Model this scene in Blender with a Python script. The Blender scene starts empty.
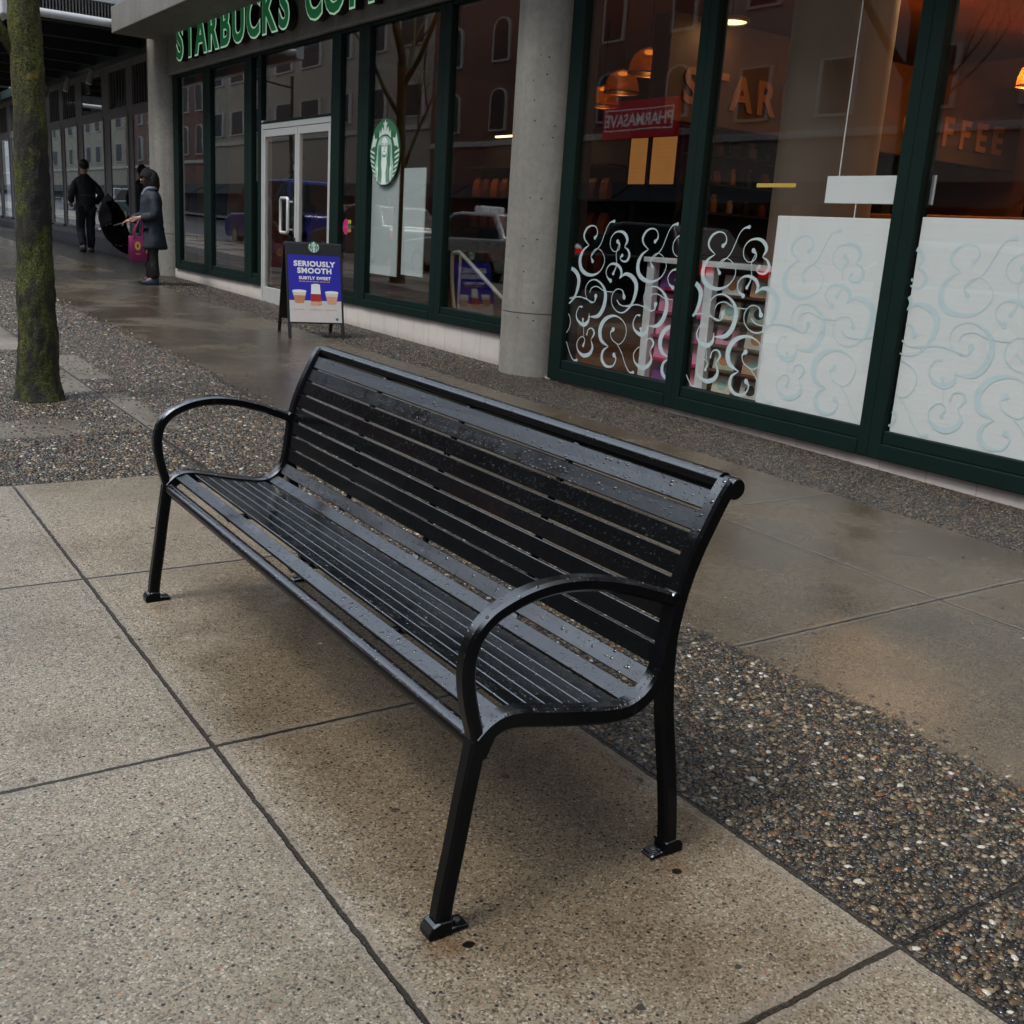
import bpy, bmesh, math, random
from mathutils import Vector, Matrix, noise
random.seed(7)
scene = bpy.context.scene
COL = scene.collection
R = math.radians
S = 0.015                      # the pavement rises 1.5 % away from the camera
def gz(y): return S*y

# ------------------------------------------------------------------ objects
def tag(o, label=None, cat=None, group=None, kind=None):
    if label: o['label'] = label
    if cat: o['category'] = cat
    if group: o['group'] = group
    if kind: o['kind'] = kind
    return o
def empty(name, loc=(0,0,0), rz=0.0, label=None, cat=None, group=None, kind=None):
    o = bpy.data.objects.new(name, None); COL.objects.link(o)
    o.location = loc; o.rotation_euler = (0,0,rz); o.empty_display_size = .1
    return tag(o, label, cat, group, kind)

class MB:
    """collects shapes into one mesh"""
    def __init__(s): s.bm = bmesh.new()
    def quad(s, pts):
        return s.bm.faces.new([s.bm.verts.new(p) for p in pts])
    def box(s, x0,x1,y0,y1,z0,z1, M=None):
        c = [Vector((x,y,z)) for z in (z0,z1) for y in (y0,y1) for x in (x0,x1)]
        if M: c = [M@v for v in c]
        v = [s.bm.verts.new(p) for p in c]
        for f in ((0,2,3,1),(4,5,7,6),(0,1,5,4),(2,6,7,3),(0,4,6,2),(1,3,7,5)):
            s.bm.faces.new([v[i] for i in f])
        return s
    def prism(s, poly, d, M=None):
        """poly: 2D points; extruded 0..d along the third axis; M maps (u,v,w) to space"""
        a = [Vector((p[0],p[1],0)) for p in poly]; b = [Vector((p[0],p[1],d)) for p in poly]
        if M: a = [M@v for v in a]; b = [M@v for v in b]
        va = [s.bm.verts.new(p) for p in a]; vb = [s.bm.verts.new(p) for p in b]
        n = len(poly)
        s.bm.faces.new(va[::-1]); s.bm.faces.new(vb)
        for i in range(n): s.bm.faces.new((va[i],va[(i+1)%n],vb[(i+1)%n],vb[i]))
        return s
    def rings(s, rings, cap=True, closed=True):
        """loft through a list of rings of points"""
        vs = [[s.bm.verts.new(p) for p in r] for r in rings]
        n = len(vs[0])
        for a,b in zip(vs, vs[1:]):
            for i in range(n if closed else n-1):
                j = (i+1)%n
                s.bm.faces.new((a[i],a[j],b[j],b[i]))
        if cap:
            s.bm.faces.new(vs[0][::-1]); s.bm.faces.new(vs[-1])
        return s
    def tube(s, pts, r, seg=10, cap=True):
        pts = [Vector(p) for p in pts]
        rs = r if isinstance(r,(list,tuple)) else [r]*len(pts)
        t0 = (pts[1]-pts[0]).normalized()
        ref = Vector((0,0,1)) if abs(t0.z)<.9 else Vector((1,0,0))
        u = t0.cross(ref).normalized(); out=[]
        for i,p in enumerate(pts):
            t = (pts[min(i+1,len(pts)-1)]-pts[max(i-1,0)]).normalized()
            u = (u - t*u.dot(t)).normalized(); w = t.cross(u)
            out.append([p+(u*math.cos(2*math.pi*k/seg)+w*math.sin(2*math.pi*k/seg))*rs[i] for k in range(seg)])
        return s.rings(out, cap)
    def lathe(s, prof, seg=24, M=None, cap=True):
        rg=[]
        for r,z in prof:
            ring=[Vector((max(r,1e-4)*math.cos(2*math.pi*k/seg),max(r,1e-4)*math.sin(2*math.pi*k/seg),z)) for k in range(seg)]
            rg.append([M@p for p in ring] if M else ring)
        return s.rings(rg, cap)
    def sphere(s, c, r, u=12, v=8, sc=(1,1,1)):
        pr=[(math.sin(math.pi*i/v),-math.cos(math.pi*i/v)) for i in range(v+1)]
        M=Matrix.Translation(c)@Matrix.Diagonal((r*sc[0],r*sc[1],r*sc[2],1))
        return s.lathe(pr,u,M,cap=False)
    def ribbon(s, pts, ws, M, z=0):
        """flat stroke of varying width through 2D points, both sides visible"""
        L=[];n=len(pts)
        for i in range(n):
            a=Vector(pts[max(i-1,0)]);b=Vector(pts[min(i+1,n-1)])
            t=(b-a); 
            if t.length<1e-9: t=Vector((1,0))
            t.normalize(); nn=Vector((-t.y,t.x)); p=Vector(pts[i]); h=ws[i]/2
            L.append((s.bm.verts.new(M@Vector((*(p+nn*h),z))), s.bm.verts.new(M@Vector((*(p-nn*h),z)))))
        for a,b in zip(L,L[1:]): s.bm.faces.new((a[0],a[1],b[1],b[0]))
    def disc(s, c, r, M, z=0, seg=14, ry=None):
        s.bm.faces.new([s.bm.verts.new(M@Vector((c[0]+r*math.cos(2*math.pi*k/seg),c[1]+(ry or r)*math.sin(2*math.pi*k/seg),z))) for k in range(seg)])
    def poly(s, pts, M, z=0):
        s.bm.faces.new([s.bm.verts.new(M@Vector((p[0],p[1],z))) for p in pts])
    def build(s, name, mat, parent=None, smooth=False, bevel=0, seg=2, normals=True):
        if normals: bmesh.ops.recalc_face_normals(s.bm, faces=s.bm.faces)
        me = bpy.data.meshes.new(name); s.bm.to_mesh(me); s.bm.free()
        for m in (mat if isinstance(mat,(list,tuple)) else [mat]): me.materials.append(m)
        o = bpy.data.objects.new(name, me); COL.objects.link(o)
        if parent: o.parent = parent
        if smooth:
            for p in me.polygons: p.use_smooth = True
            if smooth == 'auto':
                try: me.set_sharp_from_angle(angle=R(40))
                except Exception: pass
        if bevel:
            b = o.modifiers.new('bevel','BEVEL'); b.width=bevel; b.segments=seg; b.limit_method='ANGLE'; b.angle_limit=R(40)
        return o
def frameM(o, u, v):
    """matrix from (u,v,w) to space with origin o"""
    u=Vector(u).normalized(); v=Vector(v).normalized(); w=u.cross(v)
    return Matrix(((u.x,v.x,w.x,o[0]),(u.y,v.y,w.y,o[1]),(u.z,v.z,w.z,o[2]),(0,0,0,1)))
def cat(pts, n=8):
    """Catmull-Rom through points of any dimension"""
    P=[Vector(p) for p in pts]; P=[P[0]*2-P[1]]+P+[P[-1]*2-P[-2]]; out=[]
    for i in range(1,len(P)-2):
        a,b,c,d=P[i-1:i+3]
        for k in range(n):
            t=k/n
            out.append(.5*((2*b)+(c-a)*t+(2*a-5*b+4*c-d)*t*t+(3*b-a-3*c+d)*t**3))
    out.append(P[-2].copy()); return out
def text_mesh(txt, size, extrude=0, offset=0, align='CENTER', space=1.0):
    cu=bpy.data.curves.new('txt','FONT'); cu.body=txt; cu.size=size; cu.extrude=extrude; cu.offset=offset
    cu.align_x=align; cu.space_character=space; cu.resolution_u=4
    o=bpy.data.objects.new('txt',cu); COL.objects.link(o)
    dg=bpy.context.evaluated_depsgraph_get(); dg.update()
    me=bpy.data.meshes.new_from_object(o.evaluated_get(dg))
    bpy.data.objects.remove(o); bpy.data.curves.remove(cu)
    return me
def text(name, txt, size, M, mat, parent, extrude=0, offset=0, align='CENTER', space=1.0):
    me=text_mesh(txt,size,extrude,offset,align,space); me.name=name
    me.transform(M); me.materials.clear(); me.materials.append(mat)
    o=bpy.data.objects.new(name,me); COL.objects.link(o)
    if parent: o.parent=parent
    return o

# ---------------------------------------------------------------- materials
class NT:
    def __init__(s,name):
        s.m=bpy.data.materials.new(name); s.m.use_nodes=True; s.t=s.m.node_tree; s.t.nodes.clear()
        s.out=s.t.nodes.new('ShaderNodeOutputMaterial')
    def n(s,typ,inp=None,**at):
        nd=s.t.nodes.new('ShaderNode'+typ)
        for k,v in at.items(): setattr(nd,k,v)
        for k,v in (inp or {}).items(): s.set(nd.inputs[k],v)
        return nd
    def set(s,sock,v):
        if isinstance(v,bpy.types.Node): v=v.outputs[0]
        if isinstance(v,bpy.types.NodeSocket): s.t.links.new(v,sock)
        else:
            if isinstance(v,(tuple,list)) and len(v)==3 and sock.type=='RGBA': v=(*v,1)
            sock.default_value=v
    def math(s,op,a,b=0.0,c=0.0,clamp=False):
        nd=s.t.nodes.new('ShaderNodeMath'); nd.operation=op; nd.use_clamp=clamp
        s.set(nd.inputs[0],a); s.set(nd.inputs[1],b); s.set(nd.inputs[2],c); return nd.outputs[0]
    def mix(s,f,a,b,mode='MIX'):
        nd=s.t.nodes.new('ShaderNodeMix'); nd.data_type='RGBA'; nd.blend_type=mode
        s.set(nd.inputs[0],f); s.set(nd.inputs[6],a); s.set(nd.inputs[7],b); return nd.outputs[2]
    def ramp(s,f,stops,interp='LINEAR'):
        nd=s.t.nodes.new('ShaderNodeValToRGB'); cr=nd.color_ramp; cr.interpolation=interp
        while len(cr.elements)>1: cr.elements.remove(cr.elements[-1])
        for i,(p,c) in enumerate(stops):
            e=cr.elements[0] if i==0 else cr.elements.new(p)
            e.position=p; e.color=(*c,1) if len(c)==3 else c
        s.set(nd.inputs[0],f); return nd.outputs[0]
    def mr(s,v,a,b,c=0.0,d=1.0,smooth=True):
        nd=s.t.nodes.new('ShaderNodeMapRange'); nd.interpolation_type='SMOOTHSTEP' if smooth else 'LINEAR'
        for k,x in zip(('Value','From Min','From Max','To Min','To Max'),(v,a,b,c,d)): s.set(nd.inputs[k],x)
        return nd.outputs[0]
    def obj(s): return s.n('TexCoord').outputs['Object']
    def geo(s): return s.n('NewGeometry').outputs['Position']
    def noise(s,v,sc,det=3,rough=.55): return s.n('TexNoise',{'Vector':v,'Scale':sc,'Detail':det,'Roughness':rough})
    def vor(s,v,sc,feature='F1',rand=1.0): return s.n('TexVoronoi',{'Vector':v,'Scale':sc,'Randomness':rand},feature=feature)
    def princ(s,**k):
        b=s.n('BsdfPrincipled'); 
        for kk,v in k.items(): s.set(b.inputs[kk.replace('_',' ')],v)
        s.t.links.new(b.outputs[0],s.out.inputs[0]); s.b=b; return b
    def bump(s,h,dist=.01,strength=1.0,normal=None):
        b=s.n('Bump',{'Height':h,'Distance':dist,'Strength':strength})
        if normal is not None: s.set(b.inputs['Normal'],normal)
        return b.outputs[0]
def simple(name,col,rough=.5,metal=0.0,spec=.5,var=.12,scale=9.0,bump=0.0,bscale=60,coords='geo'):
    t=NT(name); v=t.geo() if coords=='geo' else t.obj()
    nz=t.noise(v,scale,4).outputs[0]
    c=t.mix(nz,tuple(x*(1-var) for x in col),tuple(min(1,x*(1+var)) for x in col))
    b=t.princ(Base_Color=c,Roughness=t.mr(nz,.2,.8,max(.02,rough-.07),min(1,rough+.07)),Metallic=metal)
    b.inputs['Specular IOR Level'].default_value=spec
    if bump: t.set(b.inputs['Normal'],t.bump(t.noise(v,bscale,3).outputs[0],bump))
    return t.m
def emit(name,col,strength):
    t=NT(name); nz=t.noise(t.geo(),6,3).outputs[0]
    e=t.n('Emission',{'Color':t.mix(nz,tuple(x*.8 for x in col),col),'Strength':strength}); t.t.links.new(e.outputs[0],t.out.inputs[0]); return t.m

def glass_mat(name,f0=.055,tint=(.955,.97,.965)):
    t=NT(name)
    lw=t.n('LayerWeight',{'Blend':.5}); fc=lw.outputs['Facing']
    f=t.math('ADD',t.math('MULTIPLY',t.math('POWER',fc,5.0),1-f0),f0)
    nz=t.noise(t.geo(),1.3,2).outputs[0]
    nrm=t.bump(nz,.0004)
    g=t.n('BsdfGlossy',{'Color':(1,1,1),'Roughness':.012,'Normal':nrm}); tr=t.n('BsdfTransparent',{'Color':tint})
    mx=t.n('MixShader',{0:f}); t.t.links.new(tr.outputs[0],mx.inputs[1]); t.t.links.new(g.outputs[0],mx.inputs[2])
    t.t.links.new(mx.outputs[0],t.out.inputs[0]); return t.m

def pavement_mat():
    t=NT('pavement'); pos=t.geo()
    sep=t.n('SeparateXYZ',{0:pos}); X,Y=sep.outputs[0],sep.outputs[1]
    # wobble of the borders
    w1=t.noise(pos,2.2,4).outputs[0]; w2=t.noise(pos,14,3).outputs[0]
    wob=t.math('ADD',t.math('MULTIPLY',t.math('SUBTRACT',w1,.5),.18),t.math('MULTIPLY',t.math('SUBTRACT',w2,.5),.07))
    Xw=t.math('ADD',X,wob)
    wy=t.math('MULTIPLY',t.math('SUBTRACT',w2,.5),.05); Yw=t.math('ADD',Y,wy)
    def band(v,a,b,e):
        return t.math('MULTIPLY',t.mr(v,a-e,a+e),t.mr(v,b-e,b+e,1,0))
    def rect(x0,x1,y0,y1,e=.012,xa=X,xb=Xw,ya=None):
        ya=ya if ya is not None else Yw
        return t.math('MULTIPLY',t.math('MULTIPLY',t.mr(xa,x0-e,x0+e),t.mr(xb,x1-e,x1+e,1,0)),band(ya,y0,y1,e))
    mx=lambda a,b: t.math('MAXIMUM',a,b)
    edge=t.mr(Y,4.5,7.5,2.37,2.55)
    r1=t.math('MULTIPLY',t.mr(X,1.598,1.606),t.math('SUBTRACT',1,t.mr(t.math('SUBTRACT',Xw,edge),-.02,.03)))
    r2=t.mr(t.math('ADD',X,t.math('MULTIPLY',wob,.22)),4.375,4.395)
    P=mx(mx(r1,r2),mx(rect(-1.6,1.602,4.76,8.9,xb=X),rect(-1.6,1.602,11.1,15.2,xb=X)))
    P=mx(P,rect(1.5,4.5,16.1,17.5))
    sm=mx(mx(rect(-1,1.30,5.70,6.15,.10,xa=Xw),rect(1.52,1.78,5.75,6.9,.05,xa=Xw)),mx(rect(1.6,1.84,7.45,8.6,.03),rect(1.32,1.6,6.9,7.9,.03,xa=Xw,xb=X)))
    P=t.math('MULTIPLY',P,t.math('SUBTRACT',1,t.math('MULTIPLY',sm,.75)))
    # joints
    jn=t.math('ADD',.55,t.math('MULTIPLY',t.noise(pos,17,4,.7).outputs[0],.95))
    def line(v,c,h): return t.mr(t.math('DIVIDE',t.math('ABSOLUTE',t.math('SUBTRACT',v,c)),jn),h*.55,h,1,0)
    jw=t.math('MULTIPLY',t.math('SUBTRACT',t.noise(pos,30,2).outputs[0],.5),.008)
    Xj=t.math('ADD',X,jw); Yj=t.math('ADD',Y,jw)
    left=t.mr(X,2.33,2.39,1,0); walk=t.math('SUBTRACT',1,left)
    def joints(h):
        ja=t.math('MULTIPLY',line(Xj,.744,h),t.mr(Y,4.7,4.8,1,0))
        jb=t.math('MULTIPLY',line(Xj,1.600,h*1.15),t.mr(Y,13,13.5,1,0))
        jc=line(Xj,3.445,h*.8)
        per=t.math('SUBTRACT',t.math('MODULO',t.math('ADD',Yj,50.8-.945+.635),1.27),.635)
        jd=t.math('MULTIPLY',t.math('MULTIPLY',line(per,0,h),left),t.mr(Y,4.0,4.1,1,0))
        je=t.math('MULTIPLY',line(Yj,5.68,h),t.mr(X,1.58,1.6,1,0))
        jf=t.math('MULTIPLY',t.math('MULTIPLY',line(per,-.09,h*.8),walk),t.mr(X,4.36,4.4,1,0))
        return mx(mx(mx(ja,jb),mx(jc,jd)),mx(je,jf))
    J=joints(.0065); JE=joints(.032)
    # pebbles
    dv=t.n('VectorMath',{0:pos,1:(0,0,0)},operation='ADD').outputs[0]
    nz=t.n('TexNoise',{'Vector':pos,'Scale':26.0,'Detail':2.0}).outputs['Color']
    pv=t.n('VectorMath',{0:pos,1:t.n('VectorMath',{0:nz,'Scale':.011},operation='SCALE').outputs[0]},operation='ADD').outputs[0]
    v1=t.vor(pv,55); v1e=t.vor(pv,55,'DISTANCE_TO_EDGE').outputs['Distance']
    v2=t.vor(pv,110)
    sc1=t.n('SeparateColor',{0:v1.outputs['Color']}); rnd=sc1.outputs[0]; rnd2=sc1.outputs[1]
    PALS=[(0,(.018,.02,.021)),(.17,(.035,.037,.038)),(.31,(.06,.06,.056)),(.44,(.085,.072,.055)),(.56,(.13,.105,.075)),(.66,(.075,.075,.055)),(.73,(.2,.16,.11)),(.81,(.16,.075,.04)),(.87,(.30,.25,.185)),(.93,(.115,.115,.11)),(.965,(.52,.48,.42))]
    pc=t.ramp(rnd,PALS,'CONSTANT')
    pc2=t.ramp(t.n('SeparateColor',{0:v2.outputs['Color']}).outputs[0],[(0,(.02,.018,.016)),(.45,(.06,.05,.04)),(.75,(.12,.09,.06)),(.92,(.26,.22,.17))],'CONSTANT')
    pc=t.mix(t.math('MULTIPLY',t.noise(pos,260,3).outputs[0],.5),pc,t.mix(.5,pc,(.1,.09,.08)))
    small=t.math('GREATER_THAN',rnd2,.78)
    pcol=t.mix(small,pc,pc2)
    gap=t.mr(v1e,.03,.16)
    pcol=t.mix(gap,(.012,.010,.009),pcol)
    ph=t.math('MULTIPLY',t.math('MULTIPLY',t.math('POWER',t.mr(v1e,0,.35,smooth=False),.5),t.math('ADD',.55,t.math('MULTIPLY',rnd2,.6))),1.0)
    # concrete: a sand finish with fine aggregate
    cn=t.noise(pos,1.1,5,.6).outputs[0]; cn2=t.noise(pos,9,5,.65).outputs[0]; cn3=t.noise(pos,420,2).outputs[0]
    cc=t.mix(t.mr(cn,.3,.7),(.200,.180,.142),(.285,.260,.208))
    cc=t.mix(t.mr(cn2,.35,.75,0,.5),cc,(.19,.165,.132))
    cc=t.mix(t.math('MULTIPLY',t.mr(X,.74,.748),t.mr(Y,4.7,4.8,1,0)),cc,(.90,.82,.73),'MULTIPLY')
    s1=t.vor(pos,250); s1c=t.n('SeparateColor',{0:s1.outputs['Color']}).outputs[0]
    sp=t.ramp(s1c,[(0,(.035,.032,.03)),(.13,(.12,.105,.085)),(.28,(.24,.21,.160)),(.58,(.33,.298,.232)),(.82,(.37,.28,.20)),(.93,(.54,.50,.44))],'CONSTANT')
    cc=t.mix(.56,cc,sp)
    s2=t.vor(pos,95); s2c=t.n('SeparateColor',{0:s2.outputs['Color']})
    sd=t.mr(s2.outputs['Distance'],.26,.40,1,0)
    cc=t.mix(t.math('MULTIPLY',sd,t.math('GREATER_THAN',s2c.outputs[0],.85)),cc,t.ramp(s2c.outputs[1],[(0,(.03,.03,.032)),(.52,(.07,.06,.05)),(.72,(.4,.37,.33)),(.9,(.28,.14,.08))],'CONSTANT'))
    s3=t.vor(pos,14); s3c=t.n('SeparateColor',{0:s3.outputs['Color']})
    blot=t.math('MULTIPLY',t.mr(t.math('ADD',s3.outputs['Distance'],t.math('MULTIPLY',w2,.12)),.15,.24,1,0),t.math('GREATER_THAN',s3c.outputs[0],.86))
    cc=t.mix(t.math('MULTIPLY',blot,.75),cc,(.045,.04,.036))
    # worn, wet tone of the walking strip with canopy shade painted in, and rust/algae stains
    cc=t.mix(t.math('MULTIPLY',walk,t.mr(cn,.22,.78,.6,1.0)),cc,(.30,.268,.232),'MULTIPLY')
    cc=t.mix(t.math('MULTIPLY',t.mr(t.noise(pos,3.1,4).outputs[0],.58,.82),.32),cc,(.13,.085,.045))
    cc=t.mix(t.math('MULTIPLY',sm,.5),cc,(.17,.155,.13))
    mot=t.noise(pos,2.3,6,.7).outputs[0]
    cc=t.mix(t.mr(mot,.46,.66,0,.5),cc,(.66,.63,.58),'MULTIPLY')
    # shade below the bench painted into the paving colour, rust under its feet, old bolt holes
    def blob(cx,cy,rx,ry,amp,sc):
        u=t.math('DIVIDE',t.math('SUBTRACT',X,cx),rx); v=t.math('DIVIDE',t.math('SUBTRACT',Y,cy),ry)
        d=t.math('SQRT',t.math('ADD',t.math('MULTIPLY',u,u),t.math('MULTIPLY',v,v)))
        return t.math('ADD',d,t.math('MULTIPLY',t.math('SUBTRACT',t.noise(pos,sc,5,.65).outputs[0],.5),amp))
    bench_shade=t.mr(blob(1.24,2.15,.52,1.35,1.1,2.6),.62,1.12,1,0)
    cc=t.mix(bench_shade,cc,(.72,.67,.61),'MULTIPLY')
    for fx,fy in ((.868,1.345),(.89,3.14),(1.40,1.33)):
        cc=t.mix(t.math('MULTIPLY',t.mr(blob(fx,fy,.05,.042,1.5,38),.35,1.0,1,0),.38),cc,(.12,.052,.016))
    for fx,fy in ((.902,1.332),(1.388,1.318)):
        cc=t.mix(t.mr(blob(fx,fy,.014,.011,.5,90),.7,.95,1,0),cc,(.008,.006,.005))
    pcol=t.mix(.45,pcol,(.02,.016,.012))
    col=t.mix(P,cc,pcol)
    je=t.math('SUBTRACT',JE,J,clamp=True)
    npb=t.math('SUBTRACT',1,t.math('MULTIPLY',P,.8))
    col=t.mix(t.math('MULTIPLY',je,t.math('MULTIPLY',npb,.30)),col,(.22,.20,.175))
    col=t.mix(t.math('MULTIPLY',J,.93),col,(.016,.014,.012))
    # water film
    wet=t.mr(t.noise(pos,.9,2,.5).outputs[0],.25,.8)
    wetw=t.math('MAXIMUM',t.math('MAXIMUM',wet,t.math('MULTIPLY',bench_shade,.8)),t.math('MULTIPLY',walk,t.mr(cn,.35,.6,.3,1)))  # the painted bench shade is deepened and smoothed along with the film
    col=t.mix(t.math('MULTIPLY',wetw,t.math('SUBTRACT',.8,t.math('MULTIPLY',P,.5))),col,(.60,.57,.53),'MULTIPLY')
    rc=t.math('ADD',t.mr(wetw,0,1,.46,.15),t.math('MULTIPLY',t.math('SUBTRACT',cn3,.5),.25))
    rp=t.math('ADD',.22,t.math('MULTIPLY',rnd2,.25))
    rough=t.math('ADD',t.math('MULTIPLY',rc,t.math('SUBTRACT',1,P)),t.math('MULTIPLY',rp,P))
    ch=t.math('ADD',t.math('MULTIPLY',s1.outputs['Distance'],-.55),t.math('MULTIPLY',cn3,.7))
    ch=t.math('MULTIPLY',ch,t.mr(wetw,0,1,.17,.08))
    h=t.math('ADD',t.math('MULTIPLY',ch,t.math('SUBTRACT',1,P)),t.math('MULTIPLY',t.math('ADD',ph,-.15),P))
    h=t.math('SUBTRACT',h,t.math('MULTIPLY',J,1.2)); h=t.math('SUBTRACT',h,t.math('MULTIPLY',t.math('MULTIPLY',je,npb),.25))
    b=t.princ(Base_Color=col,Roughness=rough,Normal=t.bump(h,.008,.9))
    b.inputs['Specular IOR Level'].default_value=.38
    return t.m

def concrete_mat(name,a,b,holes=True,streak=True):
    t=NT(name); pos=t.geo()
    n1=t.noise(pos,1.6,5,.6).outputs[0]; n2=t.noise(pos,22,4).outputs[0]
    c=t.mix(t.mr(n1,.3,.7),a,b); c=t.mix(t.mr(n2,.35,.7,0,.35),c,tuple(x*.7 for x in a))
    h=n2
    if streak:
        mp=t.n('Mapping',{'Vector':pos,'Scale':(9,9,.5)}); st=t.noise(mp.outputs[0],1,4).outputs[0]
        c=t.mix(t.mr(st,.5,.75,0,.4),c,tuple(x*.55 for x in a))
    if holes:
        v=t.vor(pos,17); k=t.n('SeparateColor',{0:v.outputs['Color']}).outputs[0]
        dd=t.math('ADD',v.outputs['Distance'],t.math('MULTIPLY',t.noise(pos,60,3).outputs[0],.16))
        m=t.math('MULTIPLY',t.mr(dd,.17,.22,1,0),t.math('GREATER_THAN',k,.62))
        c=t.mix(m,c,(.03,.028,.025)); h=t.math('SUBTRACT',h,t.math('MULTIPLY',m,3))
    t.princ(Base_Color=c,Roughness=.75,Normal=t.bump(h,.003,.6)); return t.m

def wet_paint_mat():
    t=NT('black_wet_paint'); pos=t.geo()
    up=t.n('SeparateXYZ',{0:t.n('NewGeometry').outputs['Normal']}).outputs[2]
    upm=t.mr(up,.08,.35)
    nz=t.noise(pos,5,4).outputs[0]; nf=t.noise(pos,900,2).outputs[0]
    def drops(sc,th,r):
        v=t.vor(pos,sc); k=t.n('SeparateColor',{0:v.outputs['Color']})
        rad=t.math('MULTIPLY',k.outputs[1],r)
        d=t.math('DIVIDE',v.outputs['Distance'],t.math('ADD',rad,.05))
        m=t.math('MULTIPLY',t.mr(d,1.0,.8,0,1),t.math('GREATER_THAN',k.outputs[0],th))
        hh=t.math('MULTIPLY',t.math('SQRT',t.math('SUBTRACT',1,t.math('MULTIPLY',d,d),clamp=True)),m)
        return m,hh
    m1,h1=drops(150,.35,.42); m2,h2=drops(78,.62,.36)
    patch=t.mr(nz,.35,.62)
    m=t.math('MULTIPLY',t.math('MAXIMUM',t.math('MULTIPLY',m1,patch),m2),upm)
    h=t.math('MULTIPLY',t.math('ADD',t.math('MULTIPLY',h1,patch),t.math('MULTIPLY',h2,1.5)),upm)
    h=t.math('ADD',h,t.math('MULTIPLY',nf,.03))
    col=t.mix(nz,(.002,.0023,.0026),(.0045,.005,.006))
    sc=t.noise(pos,13,5,.7).outputs[0]; col=t.mix(t.mr(sc,.64,.76,0,.6),col,(.045,.022,.011))
    film=t.mr(t.noise(pos,21,3).outputs[0],.5,.62)
    rgh=t.mix(m,t.math('SUBTRACT',t.mr(nz,.3,.7,.15,.27),t.math('MULTIPLY',film,.09)),(.05,.05,.05))
    b=t.princ(Base_Color=col,Roughness=rgh,Normal=t.bump(h,.002,1.0))
    b.inputs['IOR'].default_value=1.92; t.set(b.inputs['Specular IOR Level'],t.mr(up,.40,.53,.05,1.0))
    return t.m

def bark_mat():
    t=NT('mossy_bark'); pos=t.geo(); mp=t.n('Mapping',{'Vector':pos,'Scale':(1,1,.45)}).outputs[0]
    n1=t.noise(mp,16,5,.65).outputs[0]; n2=t.noise(mp,9,5,.65).outputs[0]; n3=t.noise(pos,95,4,.75).outputs[0]
    c=t.mix(n1,(.004,.0035,.003),(.020,.016,.012))
    c=t.mix(t.mr(n2,.44,.62,0,.9),c,t.mix(t.mr(n3,.38,.68),(.005,.008,.001),(.135,.16,.008)))
    c=t.mix(t.mr(n3,.62,.72,0,.5),c,(.12,.13,.05))
    c=t.mix(t.math('MULTIPLY',t.mr(t.noise(pos,7,2).outputs[0],.63,.70),t.mr(t.n('SeparateXYZ',{0:pos}).outputs[2],1.3,1.7)),c,(.22,.12,.015))
    c=t.mix(t.math('MULTIPLY',t.mr(t.math('ADD',t.n('SeparateXYZ',{0:pos}).outputs[2],t.math('MULTIPLY',n2,.9)),1.75,2.5),t.mr(n3,.40,.62,0,.75)),c,(.13,.125,.010))
    h=t.math('ADD',t.math('MULTIPLY',n1,.8),t.math('MULTIPLY',n3,.5))
    t.princ(Base_Color=c,Roughness=.78,Normal=t.bump(h,.02,1.0)); return t.m

M={}
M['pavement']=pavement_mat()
M['black']=wet_paint_mat()
M['bark']=bark_mat()
M['glass']=glass_mat('shop_glass')
M['shop_glass_bright']=glass_mat('bright_shop_glass',.10)
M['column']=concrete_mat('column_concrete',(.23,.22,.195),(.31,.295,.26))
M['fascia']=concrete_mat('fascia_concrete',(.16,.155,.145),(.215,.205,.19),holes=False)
M['green']=simple('green_frame_paint',(.003,.013,.0105),.7,spec=.15,var=.2)
M['bolt']=simple('dull_bolt',(.10,.10,.10),.45,metal=.6)
M['alu']=simple('aluminium',(.55,.57,.56),.38,metal=.35,var=.06)
M['tile']=None
def tile_mat():
    t=NT('plinth_tile'); pos=t.geo(); Y=t.n('SeparateXYZ',{0:pos}).outputs[1]
    per=t.math('ABSOLUTE',t.math('SUBTRACT',t.math('MODULO',t.math('ADD',Y,60),.31),.155))
    j=t.mr(per,.0015,.0035,1,0); nz=t.noise(pos,5,5).outputs[0]; n2=t.noise(t.n('Mapping',{'Vector':pos,'Scale':(1,30,3)}).outputs[0],1,3).outputs[0]
    c=t.mix(nz,(.52,.48,.445),(.66,.62,.585)); c=t.mix(t.mr(n2,.55,.8,0,.3),c,(.3,.25,.21)); c=t.mix(t.math('MULTIPLY',j,.7),c,(.2,.15,.12))
    sx=t.n('SeparateXYZ',{0:pos}); hh=t.math('SUBTRACT',sx.outputs[2],t.math('MULTIPLY',sx.outputs[1],S)); dn=t.noise(pos,11,5,.65).outputs[0]
    c=t.mix(t.mr(t.math('SUBTRACT',hh,t.math('MULTIPLY',dn,.11)),-.07,.03,.4,0),c,(.14,.115,.09))
    t.princ(Base_Color=c,Roughness=.35); return t.m
M['tile']=tile_mat()
def lit_mat(name,col,e,strength):
    t=NT(name); nz=t.noise(t.geo(),7,3).outputs[0]
    b=t.princ(Base_Color=t.mix(nz,tuple(x*.85 for x in col),col),Roughness=.4); b.inputs['Emission Color'].default_value=(*e,1); b.inputs['Emission Strength'].default_value=strength; return t.m
M['letter_white']=lit_mat('letter_white',(.72,.78,.74),(.50,.86,.58),.19)
M['letter_green']=lit_mat('letter_green',(.010,.14,.045),(.01,.34,.10),.065)
M['dark']=simple('dark_metal',(.008,.009,.009),.5)
M['logo_green']=simple('logo_green',(.010,.16,.055),.4)
M['logo_white']=simple('logo_white',(.70,.78,.74),.4)
M['logo_pale']=simple('logo_pale',(.33,.52,.45),.4)
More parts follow.
